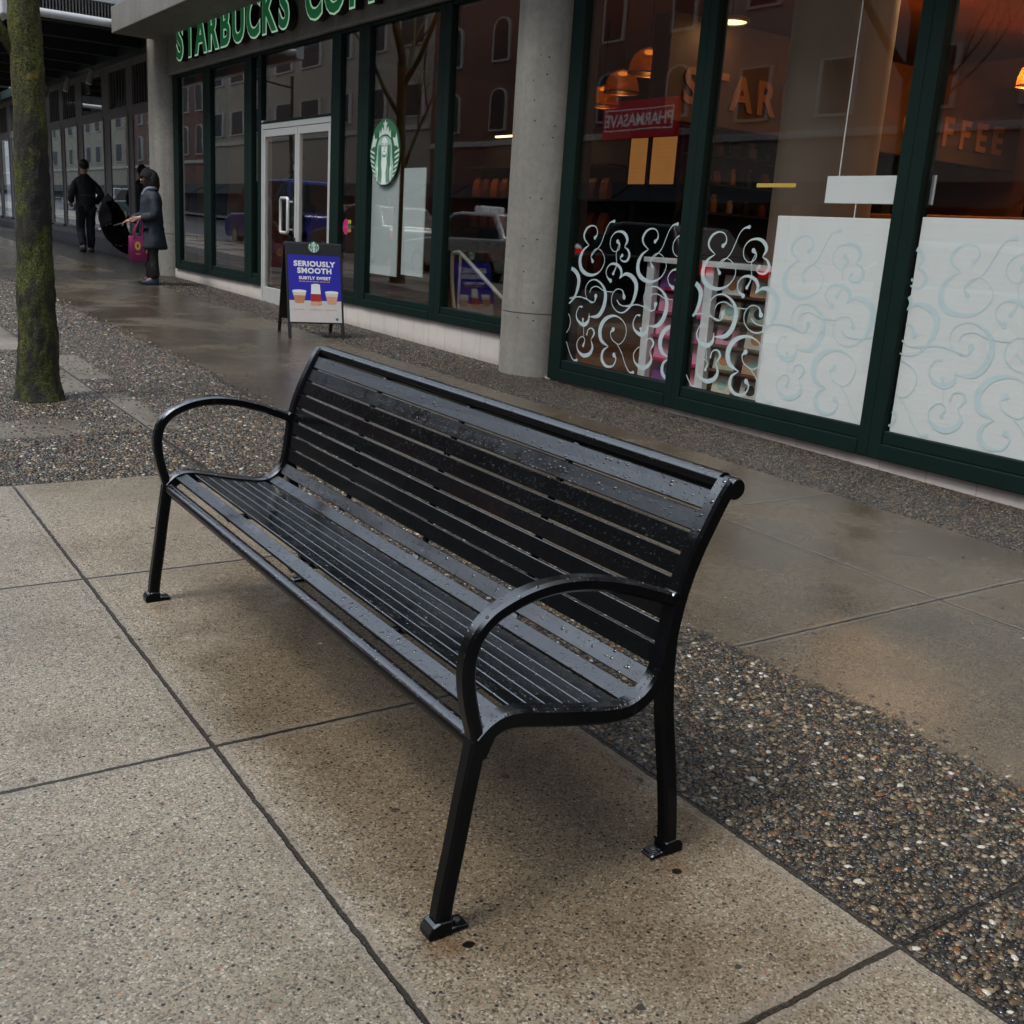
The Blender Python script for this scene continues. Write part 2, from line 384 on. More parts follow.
M['paper']=simple('white_paper',(.72,.74,.76),.6,var=.03)
def board_mat():
    t=NT('white_board'); pos=t.geo(); w=t.n('TexWave',{'Vector':pos,'Scale':9.0,'Distortion':.6},bands_direction='Z')
    c=t.mix(w.outputs[1],(.735,.745,.755),(.75,.76,.77)); t.princ(Base_Color=c,Roughness=.5); return t.m
M['board']=board_mat()
M['decal']=simple('frosted_vinyl',(.60,.705,.745),.45,var=.05)
M['poster']=simple('poster_back',(.42,.47,.47),.5,var=.05)
M['grey_paint']=simple('grey_frame_paint',(.125,.118,.118),.45,var=.12)
M['grey_wall']=simple('grey_plinth_paint',(.075,.078,.088),.6,var=.15,bump=.002)
M['louvre']=simple('dark_louvre',(.06,.056,.056),.5)
M['canopy_dark']=simple('canopy_underside',(.013,.018,.020),.6)
M['white_steel']=simple('white_steel_pipe',(.55,.57,.58),.35)
M['teal']=simple('dark_teal_beam',(.012,.028,.028),.5)
M['asphalt']=simple('asphalt',(.045,.046,.048),.35,var=.3,scale=40,bump=.004,bscale=220)
M['kerb']=concrete_mat('kerb_concrete',(.2,.19,.175),(.28,.27,.25),holes=False,streak=False)
M['int_dark']=simple('interior_dark',(.010,.008,.007),.6)
M['bulkhead']=simple('bulkhead_brown',(.055,.026,.013),.6)
M['int_wall']=simple('interior_tan_wall',(.34,.15,.055),.7,var=.2,scale=2)
M['int_ceiling']=simple('interior_ceiling',(.30,.13,.055),.8)
M['int_floor']=simple('interior_floor',(.12,.062,.034),.35,var=.3,scale=4)
M['int_column']=simple('interior_column_plaster',(.36,.26,.18),.7,var=.08)
M['wood']=simple('counter_wood',(.30,.11,.03),.45,var=.5,scale=3)
M['brass']=simple('brushed_brass_shade',(.62,.36,.13),.32,metal=1.0)
def amber_mat():
    t=NT('amber_glass_shade'); nz=t.noise(t.geo(),8,3).outputs[0]
    d=t.n('BsdfTranslucent',{'Color':t.mix(nz,(.22,.10,.025),(.32,.15,.045))}); g=t.n('BsdfGlossy',{'Color':(.9,.6,.3),'Roughness':.2}); tr=t.n('BsdfTransparent',{'Color':(.62,.42,.24)})
    a=t.n('MixShader',{0:.75}); t.t.links.new(d.outputs[0],a.inputs[1]); t.t.links.new(tr.outputs[0],a.inputs[2])
    b=t.n('MixShader',{0:.18}); t.t.links.new(a.outputs[0],b.inputs[1]); t.t.links.new(g.outputs[0],b.inputs[2]); t.t.links.new(b.outputs[0],t.out.inputs[0]); return t.m
M['amber']=amber_mat()
M['glow']=emit('lamp_glow',(1.0,.62,.25),2.2)
M['menu']=emit('backlit_menu',(1.0,.42,.11),.13)
M['menu_dim']=emit('menu_text',(1.0,.36,.09),.11)
M['lettering']=simple('tan_letters',(.24,.105,.038),.5)
M['skin']=simple('skin',(.42,.24,.17),.5)
M['hair']=simple('dark_hair',(.010,.008,.007),.5)
M['hood']=simple('black_hood',(.010,.010,.012),.85,spec=.2)
M['jacket']=simple('black_jacket',(.011,.013,.016),.7,var=.3)
M['jacket_band']=simple('jacket_band',(.04,.045,.05),.6)
M['trouser']=simple('navy_trousers',(.009,.010,.017),.8,var=.3)
M['coat']=simple('blue_coat',(.012,.018,.030),.75,var=.25,bump=.004,bscale=30)
M['shoe']=simple('dark_shoe',(.012,.014,.018),.4)
M['umbrella']=simple('umbrella_cloth',(.003,.003,.0035),.9,spec=.04)
M['tote']=simple('magenta_tote',(.20,.012,.085),.6)
M['gold']=simple('gold_print',(.75,.42,.07),.5)
M['blue']=simple('poster_blue',(.014,.012,.36),.45,var=.04)
M['print_white']=simple('print_white',(.78,.78,.80),.5,var=.02)
M['print_cream']=simple('print_cream',(.62,.58,.52),.5)
M['print_orange']=simple('print_orange',(.60,.26,.06),.5)
M['print_tan']=simple('print_tan',(.50,.22,.08),.5,var=.3,scale=60)
M['print_peach']=simple('print_peach',(.62,.33,.2),.5,var=.3,scale=60)
M['print_red']=simple('print_red',(.36,.02,.02),.5,var=.5,scale=90)
M['print_grey']=simple('print_table',(.56,.53,.51),.5)
M['pink']=simple('sticker_pink',(.80,.02,.20),.5)
M['yellow']=simple('sticker_yellow',(.75,.5,.05),.5)
M['brick']=None
def brick_mat(name,a,b,mortar):
    t=NT(name); pos=t.geo(); s=t.n('SeparateXYZ',{0:pos}); cmb=t.n('CombineXYZ',{0:t.math('ADD',s.outputs[0],s.outputs[1]),1:s.outputs[2]})
    k=t.n('TexBrick',{'Vector':cmb.outputs[0],'Color1':a,'Color2':b,'Mortar':mortar,'Scale':1.0,'Mortar Size':.008,'Brick Width':.22,'Row Height':.075})
    nz=t.noise(pos,1.2,4).outputs[0]; c=t.mix(t.mr(nz,.3,.7,0,.35),k.outputs[0],tuple(x*.5 for x in a))
    t.princ(Base_Color=c,Roughness=.8); return t.m
M['brick']=brick_mat('red_brick',(.21,.075,.045),(.15,.055,.035),(.25,.2,.17))
M['cream_wall']=concrete_mat('cream_stucco',(.36,.31,.23),(.43,.38,.29),holes=False)
M['tan_wall']=concrete_mat('tan_stucco',(.30,.24,.18),(.36,.29,.22),holes=False)
M['trim']=simple('stone_trim',(.50,.46,.40),.7)
M['dark_glass']=simple('dark_window_glass',(.012,.014,.016),.5,spec=.2)
M['awning']=simple('dark_awning',(.025,.03,.03),.7)
M['sign_red']=lit_mat('sign_red',(.36,.008,.018),(.8,.01,.03),.16)  # glow added to the red so its reflection in the glass is brighter
M['sign_white']=lit_mat('sign_white',(.75,.75,.75),(1,.95,.95),.12)

def part(name,mat,*boxes,parent=None,bevel=0):
    b=MB()
    for x in boxes: b.box(*x)
    return b.build(name,mat,parent,bevel=bevel)

# ---------------------------------------------------------------- the setting
def sheet(name,x0,x1,y0,y1,dz,mat,label=None):
    m=MB(); m.quad([(x0,y0,gz(y0)+dz),(x1,y0,gz(y0)+dz),(x1,y1,gz(y1)+dz),(x0,y1,gz(y1)+dz)])
    return tag(m.build(name,mat),kind='structure')
sheet('ground',-600,600,-300,900,-.30,M['asphalt'])
sheet('road',-14.0,-1.55,-60,140,-.14,M['asphalt'])
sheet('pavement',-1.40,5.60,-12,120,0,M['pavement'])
m=MB()
for y0,y1 in [(-12,120)]:
    m.rings([[(-1.55,y0,gz(y0)-.2),(-1.40,y0,gz(y0)-.2),(-1.40,y0,gz(y0)+.002),(-1.53,y0,gz(y0)+.002),(-1.55,y0,gz(y0)-.02)],
             [(-1.55,y1,gz(y1)-.2),(-1.40,y1,gz(y1)-.2),(-1.40,y1,gz(y1)+.002),(-1.53,y1,gz(y1)+.002),(-1.55,y1,gz(y1)-.02)]])
tag(m.build('kerb',M['kerb']),kind='structure')
sheet('far_pavement',-17.9,-14.0,-60,140,.0,M['kerb'])
m=MB()
for k in range(16): m.quad([(-7.85,k*7-20,gz(k*7-20)-.136),(-7.73,k*7-20,gz(k*7-20)-.136),(-7.73,k*7-17,gz(k*7-17)-.136),(-7.85,k*7-17,gz(k*7-17)-.136)])
tag(m.build('road_markings',M['trim']),kind='structure')

def pebble_mat():
    t=NT('wet_pebble'); pos=t.geo()
    a=t.n('Attribute',attribute_type='INSTANCER',attribute_name='rnd').outputs['Fac']
    b=t.n('Attribute',attribute_type='INSTANCER',attribute_name='rnd_b').outputs['Fac']
    c=t.ramp(a,[(0,(.010,.010,.011)),(.18,(.022,.020,.018)),(.31,(.042,.032,.020)),(.45,(.082,.052,.026)),(.57,(.040,.037,.032)),(.63,(.120,.086,.050)),(.71,(.064,.055,.030)),(.79,(.19,.140,.085)),(.86,(.15,.060,.022)),(.895,(.085,.085,.080)),(.945,(.28,.22,.14)),(.98,(.47,.44,.38))],'CONSTANT')
    nz=t.noise(pos,300,4,.7).outputs[0]
    c=t.mix(t.mr(nz,.3,.7,.0,.55),c,t.mix(.5,c,(.03,.026,.02)))
    p=t.princ(Base_Color=c,Roughness=t.mr(b,0,1,.14,.42,False)); return t.m
def pebbles():
    rng=random.Random(21); P=[];A=[];B=[];Z=[]
    def edge(y): return 2.36+max(0,min(1,(y-4.5)/3))*.18
    def nz(x,y,f): return noise.noise(Vector((x*f,y*f,2.7)))
    def put(x0,x1,y0,y1,sp,ok,dark=1.0):
        ny=int((y1-y0)/(sp*.87))
        for j in range(ny):
            y=y0+j*sp*.87
            for i in range(int((x1-x0)/sp)):
                x=x0+(i+.5*(j%2))*sp+rng.uniform(-.36,.36)*sp; yy=y+rng.uniform(-.36,.36)*sp
                if not ok(x,yy): continue
                if rng.random()<.07: continue
                k=rng.random(); s_=sp*(.34+.36*k*k+.12*rng.random())
                P.append((x,yy,gz(yy)-.0012*rng.random())); A.append(rng.random()*dark); B.append(rng.random()); Z.append(s_)
    def joint(x,y):
        per=((y-.945+.635)%1.27)-.635
        return abs(per)<.010 and y<4.1
    def smear(x,y):
        w_=.05*nz(x,y,9)
        a=(1.60<x<1.77+w_ and 5.75<y<6.95+w_) or (1.60<x<1.83+w_ and 7.45<y<8.6+w_) or (1.36+w_<x<1.6 and 6.95<y<7.9)
        a=a or (x<1.28+w_ and 5.70<y<6.12+.12*nz(x,y,3))
        return a and rng.random()<.90
    def strip(x,y):
        if x<1.612 or joint(x,y) or smear(x,y): return False
        d=x-(edge(y)+.06*nz(x,y,2.2)+.025*nz(x,y,14))
        return d<0 or (d<.13 and rng.random()<.22*(1-d/.13))
    put(1.6,2.62,.55,4.2,.0128,strip); put(1.6,2.7,4.2,9.8,.0165,strip)
    def tree_zone(x,y):
        return y>4.775 and x<1.588 and (x-1.24)**2+(y-6.8)**2>.028 and abs(y-5.68)>.012 and not smear(x,y)
    put(.1,1.6,4.77,8.88,.0165,tree_zone)
    shopside=lambda x,y: x>4.395+.012*nz(x,y,6)
    put(4.38,5.16,1.6,7.6,.0165,shopside,.66); put(4.38,5.16,7.6,16.5,.024,shopside,.70)
    put(1.6,2.7,9.8,15.5,.023,strip)
    me=bpy.data.meshes.new('exposed_pebbles'); me.from_pydata(P,[],[])
    for nm,L in (('rnd',A),('rnd_b',B),('sz',Z)):
        at=me.attributes.new(nm,'FLOAT','POINT'); at.data.foreach_set('value',L)
    o=bpy.data.objects.new('exposed_pebbles',me); COL.objects.link(o); o['kind']='stuff'; o['label']='wet brown and grey pebbles set in the paving'
    ng=bpy.data.node_groups.new('scatter','GeometryNodeTree')
    ng.interface.new_socket('Geometry',in_out='INPUT',socket_type='NodeSocketGeometry'); ng.interface.new_socket('Geometry',in_out='OUTPUT',socket_type='NodeSocketGeometry')
    N=ng.nodes; Lk=ng.links
    gi=N.new('NodeGroupInput'); go=N.new('NodeGroupOutput')
    ico=N.new('GeometryNodeMeshIcoSphere'); ico.inputs['Radius'].default_value=1; ico.inputs['Subdivisions'].default_value=2
    sm=N.new('GeometryNodeSetShadeSmooth'); Lk.new(ico.outputs['Mesh'],sm.inputs['Geometry'])
    mt=N.new('GeometryNodeSetMaterial'); mt.inputs['Material'].default_value=pebble_mat(); Lk.new(sm.outputs['Geometry'],mt.inputs['Geometry'])
    ip=N.new('GeometryNodeInstanceOnPoints'); Lk.new(gi.outputs[0],ip.inputs['Points']); Lk.new(mt.outputs['Geometry'],ip.inputs['Instance'])
    rr=N.new('FunctionNodeRandomValue'); rr.data_type='FLOAT_VECTOR'; rr.inputs[0].default_value=(-.25,-.25,0); rr.inputs[1].default_value=(.25,.25,6.283); rr.inputs['Seed'].default_value=3
    Lk.new(rr.outputs[0],ip.inputs['Rotation'])
    rs=N.new('FunctionNodeRandomValue'); rs.data_type='FLOAT_VECTOR'; rs.inputs[0].default_value=(.95,.62,.42); rs.inputs[1].default_value=(1.3,1.0,.66); rs.inputs['Seed'].default_value=9
    na=N.new('GeometryNodeInputNamedAttribute'); na.data_type='FLOAT'; na.inputs['Name'].default_value='sz'
    vm=N.new('ShaderNodeVectorMath'); vm.operation='SCALE'; Lk.new(rs.outputs[0],vm.inputs[0]); Lk.new(na.outputs['Attribute'],vm.inputs['Scale'])
    Lk.new(vm.outputs[0],ip.inputs['Scale']); Lk.new(ip.outputs[0],go.inputs[0])
    md=o.modifiers.new('scatter','NODES'); md.node_group=ng
    print('pebbles',len(P))
pebbles()

m=MB(); rng=random.Random(4)
for k in range(85):
    x=rng.uniform(-.2,4.3); y=rng.uniform(.7,7.5)
    if 1.58<x<2.6 and rng.random()<.8: continue
    n=rng.randint(4,6); r0=rng.uniform(.0025,.0065); a0=rng.uniform(0,6.3); st=rng.uniform(.4,1)
    P=[(r0*math.cos(a0+2*math.pi*i/n)*rng.uniform(.7,1.2),r0*st*math.sin(a0+2*math.pi*i/n)*rng.uniform(.7,1.2)) for i in range(n)]
    m.prism(P,.0012,Matrix.Translation((x,y,gz(y)+.0006))@Matrix.Rotation(rng.uniform(0,6.3),4,'Z'))
o=m.build('litter',simple('pale_flecks',(.5,.48,.44),.6,var=.3,scale=3)); tag(o,'pale paper and petal flecks lying on the wet paving',kind='stuff')
m=MB()
for k in range(60):
    x=rng.uniform(-.2,4.3); y=rng.uniform(.7,7.5)
    if 1.58<x<2.6: continue
    n=7; r0=rng.uniform(.004,.011); a0=rng.uniform(0,6.3)
    P=[(r0*math.cos(a0+2*math.pi*i/n)*rng.uniform(.7,1.2),r0*.8*math.sin(a0+2*math.pi*i/n)*rng.uniform(.7,1.2)) for i in range(n)]
    m.prism(P,.0008,Matrix.Translation((x,y,gz(y)+.0004)))
o=m.build('gum_spots',simple('old_gum',(.028,.025,.022),.6,var=.3,scale=3)); tag(o,'dark trodden gum spots on the paving slabs',kind='stuff')

# ---------------------------------------------------------------- the bench
def bench():
    root=empty('park_bench',(1.15,2.298,gz(2.298)),0,'black slatted metal park bench beaded with rain, curved arms and scrolled back','bench')
    root.rotation_euler=(math.atan(S),0,0)
    YN=.911                       # half the distance between the end frames
    X0=-1.15
    def px(l): return [(a+X0,b) for a,b in l]
    leg=px([(.872,.012),(.879,.075),(.893,.165),(.907,.262),(.920,.345),(.924,.372)])
    arm=px([(.924,.366),(.918,.392),(.905,.436),(.896,.484),(.896,.527),(.908,.565),(.934,.594),(.970,.613),(1.020,.628),(1.080,.634),(1.150,.628),(1.225,.611),(1.290,.590),(1.352,.567)])
    rail=px([(.926,.368),(.946,.386),(.968,.397),(.995,.399),(1.030,.394),(1.110,.377),(1.170,.366),(1.225,.358),(1.268,.360),(1.305,.378),(1.332,.410),(1.345,.452),(1.353,.510),(1.361,.560),(1.376,.615),(1.398,.670),(1.422,.718),(1.440,.752),(1.453,.773),(1.463,.786)])
    rleg=px([(1.3525,.505),(1.355,.42),(1.366,.332),(1.383,.245),(1.400,.156),(1.413,.075),(1.420,.012)])
    def bar(mb,path,t,w,y,n=6,taper=None,cap=True):
        P=cat(path,n) if n>1 else [Vector(p) for p in path]
        rg=[]
        N=len(P)
        for i,p in enumerate(P):
            d=(P[min(i+1,N-1)]-P[max(i-1,0)]).normalized(); nn=Vector((-d.y,d.x))
            tt=(t if taper is None else t+(taper-t)*i/(N-1))/2; c=.0055; h=w/2
            sec=[(tt-c,-h),(tt,-h+c),(tt,h-c),(tt-c,h),(-tt+c,h),(-tt,h-c),(-tt,-h+c),(-tt+c,-h)]
            rg.append([Vector((p.x+nn.x*a,y+b,p.y+nn.y*a)) for a,b in sec])
        mb.rings(rg,cap)
    for sy in (-1,1):
        y=sy*YN
        b=MB(); bar(b,rail,.036,.034,y)
        # rounded scroll end of the back
        tip=rail[-1]
        b.lathe([(.0,-.0175),(.019,-.0175),(.022,-.014),(.022,.014),(.019,.0175),(0,.0175)],20,Matrix.Translation((tip[0]+.010,y,tip[1]-.009))@Matrix.Rotation(R(90),4,'X'))
        # gusset where leg, arm and rail meet
        b.prism([(x+X0,z) for x,z in [(.912,.335),(.938,.338),(.955,.376),(.945,.392),(.916,.384)]],.031,frameM((0,y+.0155,0),(1,0,0),(0,0,1)))
        fr=b.build('end_frame',M['black'],root,smooth='auto')
        b=MB(); bar(b,arm,.027,.031,y)
        b.lathe([(0,-.017),(.012,-.0165),(.014,-.013),(.014,.013),(.012,.0165),(0,.017)],14,Matrix.Translation((arm[-1][0]-.004,y,arm[-1][1]+.006))@Matrix.Rotation(R(90),4,'X'))
        b.build('armrest',M['black'],root,smooth='auto')
        for path,flip,t in ((leg,1,.034),(rleg,-1,.034)):
            b=MB(); bar(b,path,t,.0325,y,taper=t)
            lg=b.build('leg',M['black'],root,smooth='auto')
            bx=path[0][0] if flip==1 else path[-1][0]
            # foot: a rounded toe on the outer side and a bolted plate on the inner side
            f=MB()
            f.prism([(bx-.029*flip,.0),(bx+.019*flip,.0),(bx+.019*flip,.030),(bx-.008*flip,.032),(bx-.022*flip,.027),(bx-.030*flip,.016)],.0385,frameM((0,y+.01925,0),(1,0,0),(0,0,1)))
            f.prism([(bx+.01*flip,.001),(bx+.050*flip,.001),(bx+.057*flip,.005),(bx+.050*flip,.011),(bx+.02*flip,.014)],.036,frameM((0,y+.018,0),(1,0,0),(0,0,1)))
            ft=f.build('foot',M['black'],lg,bevel=.004,seg=3)
            f=MB(); f.lathe([(.0,.0),(.007,.0),(.007,.004),(.004,.006),(0,.006)],8,Matrix.Translation((bx+.037*flip,y,.011)))
            f.build('bolt',M['bolt'],lg,smooth='auto')
    # slats along the rail
    C=cat(rail,24); L=[0]
    for a,b in zip(C,C[1:]): L.append(L[-1]+(b-a).length)
    def at(s):
        for i in range(len(L)-1):
            if L[i+1]>=s:
                f=(s-L[i])/(L[i+1]-L[i]); p=C[i].lerp(C[i+1],f); d=(C[min(i+2,len(C)-1)]-C[max(i-1,0)]).normalized(); return p,d
        return C[-1],(C[-1]-C[-2]).normalized()
    hy=YN-.016
    stations=[.050]+[.110+.0432*k for k in range(6)]+[.110+.0432*6+.006,.110+.0432*7+.016]
    s0=.110+.0432*7+.016+.052
    tot=L[-1]; top=tot-.045; nb=8
    stations+=[s0+(top-s0)*k/(nb-1) for k in range(nb)]
    for k,s in enumerate(stations):
        p,d=at(s); nn=Vector((-d.y,d.x)); w=.0388 if k<9 else .0408; th=.0045
        b=MB(); rg=[]
        c=.0018
        sec=[(-w/2+c,-th),(w/2-c,-th),(w/2,-th+c),(w/2,th-c),(w/2-c,th),(-w/2+c,th),(-w/2,th-c),(-w/2,-th+c)]
        for y in (-hy,-hy/3,hy/3,hy):
            rg.append([Vector((p.x+d.x*a+nn.x*(bb+.004),y,p.y+d.y*a+nn.y*(bb+.004))) for a,bb in sec])
        b.rings(rg); b.build('slat',M['black'],root)
    # intermediate straps under the slats
    for fy in (-.5,0,.5):
        P=[]; 
        for i in range(30,len(C)-6): 
            d=(C[min(i+1,len(C)-1)]-C[i-1]).normalized(); nn=Vector((-d.y,d.x)); P.append(C[i]-nn*.0085)
        b=MB(); bar(b,[(p.x,p.y) for p in P],.012,.026,fy*YN,n=1)
        b.build('support_strap',M['black'],root)
    # round front rail and round top rail
    b=MB(); b.tube([(.934+X0-.004,-hy,.362),(.934+X0-.004,0,.362),(.934+X0-.004,hy,.362)],.0185,20); b.build('front_rail',M['black'],root,smooth='auto')
    tip=rail[-1]
    b=MB(); b.tube([(tip[0]+.006,-hy,tip[1]-.004),(tip[0]+.006,0,tip[1]-.004),(tip[0]+.006,hy,tip[1]-.004)],.021,20); b.build('top_rail',M['black'],root,smooth='auto')
    done=set()
    def settle(o):        # the far end frame stands a little narrower than the near one
        for c in o.children:
            if c.data and c.data.name not in done:
                done.add(c.data.name)
                for v in c.data.vertices:
                    t=min(1,max(0,(v.co.y+.911)/1.822)); v.co.x=v.co.x*(1-.06*t)-.001*t
            settle(c)
    settle(root)
    return root
bench()

# ---------------------------------------------------------------- trees
def displaced_trunk(mb,pts,rs,seg=72,amp=.011,sub=26):
    P=cat([(*p,r) for p,r in zip(pts,rs)],sub); rg=[]
    for q in P:
        ring=[]
        for k in range(seg):
            a=2*math.pi*k/seg; d=Vector((math.cos(a),math.sin(a),0)); c=Vector((q[0],q[1],q[2]))
            p=c+d*q[3]
            n=noise.noise(Vector((p.x*9,p.y*9,p.z*4)))+.5*noise.noise(Vector((p.x*34,p.y*34,p.z*14)))+.45*noise.noise(Vector((p.x*80,p.y*80,p.z*36)))
            ring.append(p+d*amp*n)
        rg.append(ring)
    mb.rings(rg)
def branches(mb,p,d,r,ln,depth,rng):
    n=4; pts=[p]; q=p.copy(); dd=d.copy()
    for i in range(n):
        dd=(dd+Vector((rng.uniform(-.16,.16),rng.uniform(-.16,.16),rng.uniform(-.02,.14)))).normalized(); q=q+dd*ln/n; pts.append(q.copy())
    rs=[r*(1-.45*i/n) for i in range(n+1)]
    mb.tube(pts,rs,8 if depth>2 else 5)
    if depth<=0: return
    for k in range(3 if depth!=1 else 4):
        i=rng.randint(2,n); ax=Vector((rng.uniform(-1,1),rng.uniform(-1,1),rng.uniform(-.1,.6))).normalized()
        branches(mb,pts[i],(dd*.75+ax*.65).normalized(),rs[i]*.62,ln*rng.uniform(.62,.8),depth-1,rng)
def tree(name,x,y,label,seed,scale=1.0,group=None):
    rng=random.Random(seed); z=gz(y)
    root=empty(name,(x,y,z),0,label,'tree',group)
    b=MB()
    pts=[(0,0,-.03),(0,0,.04),(-.002,0,.16),(.006,0,.5),(.014,0,1.0),(.022,0,1.6),(.02,0,2.2),(.03,.02,3.0),(.02,.05,3.8)]
    rs=[.155,.135,.121,.107,.095,.087,.082,.078,.074]
    displaced_trunk(b,[(p[0]*scale,p[1]*scale,p[2]*scale) for p in pts],[r*scale for r in rs])
    b.build('trunk',M['bark'],root,smooth=True)
    b=MB()
    lim=[((-.03,0,1.92),(-.50,.1,.95),.034,1.6),((.0,.03,2.75),(.55,.45,.9),.045,2.2),((0,0,3.2),(-.4,.6,.9),.045,2.2),((.02,.05,3.75),(.1,.1,1),.07,2.6),((.02,.05,3.7),(.5,-.5,.9),.05,2.2),((.02,.03,3.3),(-.45,-.55,.9),.05,2.2)]
    for p,d,r,l in lim: branches(b,Vector(p)*scale,Vector(d).normalized(),r*scale,l*scale,5 if r>.035 else 3,rng)
    b.build('crown',M['bark'],root,smooth=True)
    return root
tree('street_tree',1.24,6.8,'slim street tree with green mossy bark standing in the pebbled paving',3)
tree('street_tree',1.15,17.2,'bare street tree farther up the pavement, seen mirrored in the café glass',11,1.0)
# soil gap round the tree
m=MB()
for a in (0,):
    ring=[(1.24+.155*math.cos(2*math.pi*k/28)*(1+.12*noise.noise(Vector((k*.7,0,0)))),6.8+.155*math.sin(2*math.pi*k/28)*(1+.12*noise.noise(Vector((k*.7,3,0)))),0) for k in range(28)]
    m.bm.faces.new([m.bm.verts.new((x,y,gz(y)+.004)) for x,y,z in ring])
tag(m.build('tree_pit_soil',simple('wet_soil',(.022,.018,.013),.6,var=.4,scale=40,bump=.01)),kind='structure')

# ---------------------------------------------------------------- the café building
XF=5.14          # front face of the green frames
XG=5.178         # glass
cafe=empty('cafe_building',(XF,8,0.1),0,'concrete café building with dark green window frames behind the bench','building')
cafe.location=(0,0,0)
ZH=3.20
# ---- vinyl flourishes, one repeat: (u towards the street's near end, v up, metres) and stroke widths
STROKES=[
 ([(.164,1.252),(.188,1.274),(.187,1.308),(.158,1.334),(.108,1.339),(.057,1.316),(.029,1.272),(.043,1.232),(.1,1.194)],[.0272,.017,.0102,.0102,.0136,.0204,.0221,.017,.0051]),
 ([(.1,1.194),(.036,1.154),(.002,1.09),(.018,1.021),(.087,.979),(.181,.975),(.262,1.011),(.305,1.081),(.277,1.141),(.22,1.172),(.168,1.16),(.135,1.115),(.159,1.076)],[.0051,.0238,.0408,.0442,.0374,.0238,.0119,.0085,.0068,.0068,.0068,.0085,.0272]),
 ([(.132,1.106),(.168,1.145),(.236,1.2),(.273,1.272),(.299,1.33),(.333,1.368),(.379,1.379)],[.0068,.0085,.0085,.0085,.0085,.0102,.0238]),
 ([(.439,1.235),(.468,1.21),(.454,1.174),(.405,1.162),(.361,1.194),(.357,1.251),(.398,1.296),(.464,1.308),(.518,1.291),(.548,1.249),(.523,1.198)],[.0306,.0119,.0085,.0068,.0085,.0085,.0119,.0204,.0306,.0306,.0051]),
 ([(.523,1.198),(.568,1.177),(.586,1.139),(.56,1.1),(.51,1.098),(.484,1.118),(.505,1.138)],[.0051,.0204,.0272,.0204,.0136,.0102,.0238]),
 ([(.458,1.21),(.434,1.149),(.449,1.065),(.419,1.0)],[.0068,.0085,.0085,.0238]),
 ([(.395,.946),(.352,.971),(.334,1.016),(.371,1.063),(.433,1.072),(.49,1.051),(.515,1.011),(.497,.969)],[.0306,.0119,.0102,.0136,.0238,.0306,.0272,.0051]),
 ([(.497,.969),(.558,1.006),(.635,.993),(.691,.943),(.691,.866),(.652,.785),(.577,.728),(.495,.73),(.434,.778),(.429,.845),(.477,.89),(.542,.885),(.568,.839)],[.0051,.0272,.0408,.0476,.0408,.0238,.0136,.0102,.0085,.0085,.0085,.0102,.034]),
 ([(.233,.819),(.224,.778),(.177,.766),(.116,.804),(.099,.869),(.142,.925),(.222,.94),(.305,.904),(.35,.838),(.335,.738),(.275,.672),(.173,.657)],[.034,.0119,.0085,.0068,.0085,.0102,.0136,.0238,.0408,.0476,.0374,.0051]),
 ([(.169,.685),(.165,.623),(.11,.589),(.034,.612),(.007,.661),(.034,.718),(.071,.724)],[.0051,.0306,.0408,.0238,.0136,.0102,.017]),
 ([(.153,.838),(.177,.877),(.243,.892),(.328,.866),(.447,.866)],[.0068,.0085,.0085,.0085,.0068]),
 ([(.488,.81),(.538,.778),(.634,.777),(.715,.799),(.791,.789),(.894,.771)],[.0136,.0102,.0085,.0085,.0085,.0085]),
 ([(-0.113,.775),(-0.006,.794),(.101,.793),(.176,.774)],[.0068,.0085,.0085,.0068]),
 ([(.475,.592),(.448,.56),(.478,.513),(.56,.49),(.619,.544),(.624,.618),(.566,.673),(.471,.693),(.37,.656),(.32,.579),(.343,.497),(.434,.458)],[.034,.0102,.0085,.0085,.0085,.0085,.0102,.0204,.0408,.051,.0408,.0051]),
 ([(.434,.458),(.375,.415),(.372,.349),(.43,.308),(.508,.321),(.537,.375),(.509,.404)],[.0051,.0272,.0374,.0272,.017,.0136,.034]),
 ([(.533,.49),(.595,.433),(.649,.353),(.703,.302),(.748,.305)],[.0068,.0085,.0102,.0119,.0238]),
 ([(.097,.629),(.112,.577),(.126,.501)],[.0238,.0085,.0068]),
 ([(.162,.518),(.174,.557),(.218,.572),(.251,.538),(.217,.483)],[.0153,.0102,.0136,.0238,.0051]),
 ([(.217,.483),(.245,.427),(.215,.375),(.141,.352),(.064,.384),(.047,.446),(.097,.495),(.142,.477),(.127,.428)],[.0051,.0272,.0374,.0374,.017,.0102,.0085,.0085,.0238]),
]
def spline_stroke(pts,ws,n=5):
    P=cat([(a,b,w) for (a,b),w in zip(pts,ws)],n)
    return [(p[0],p[1]) for p in P],[max(.003,p[2]) for p in P]
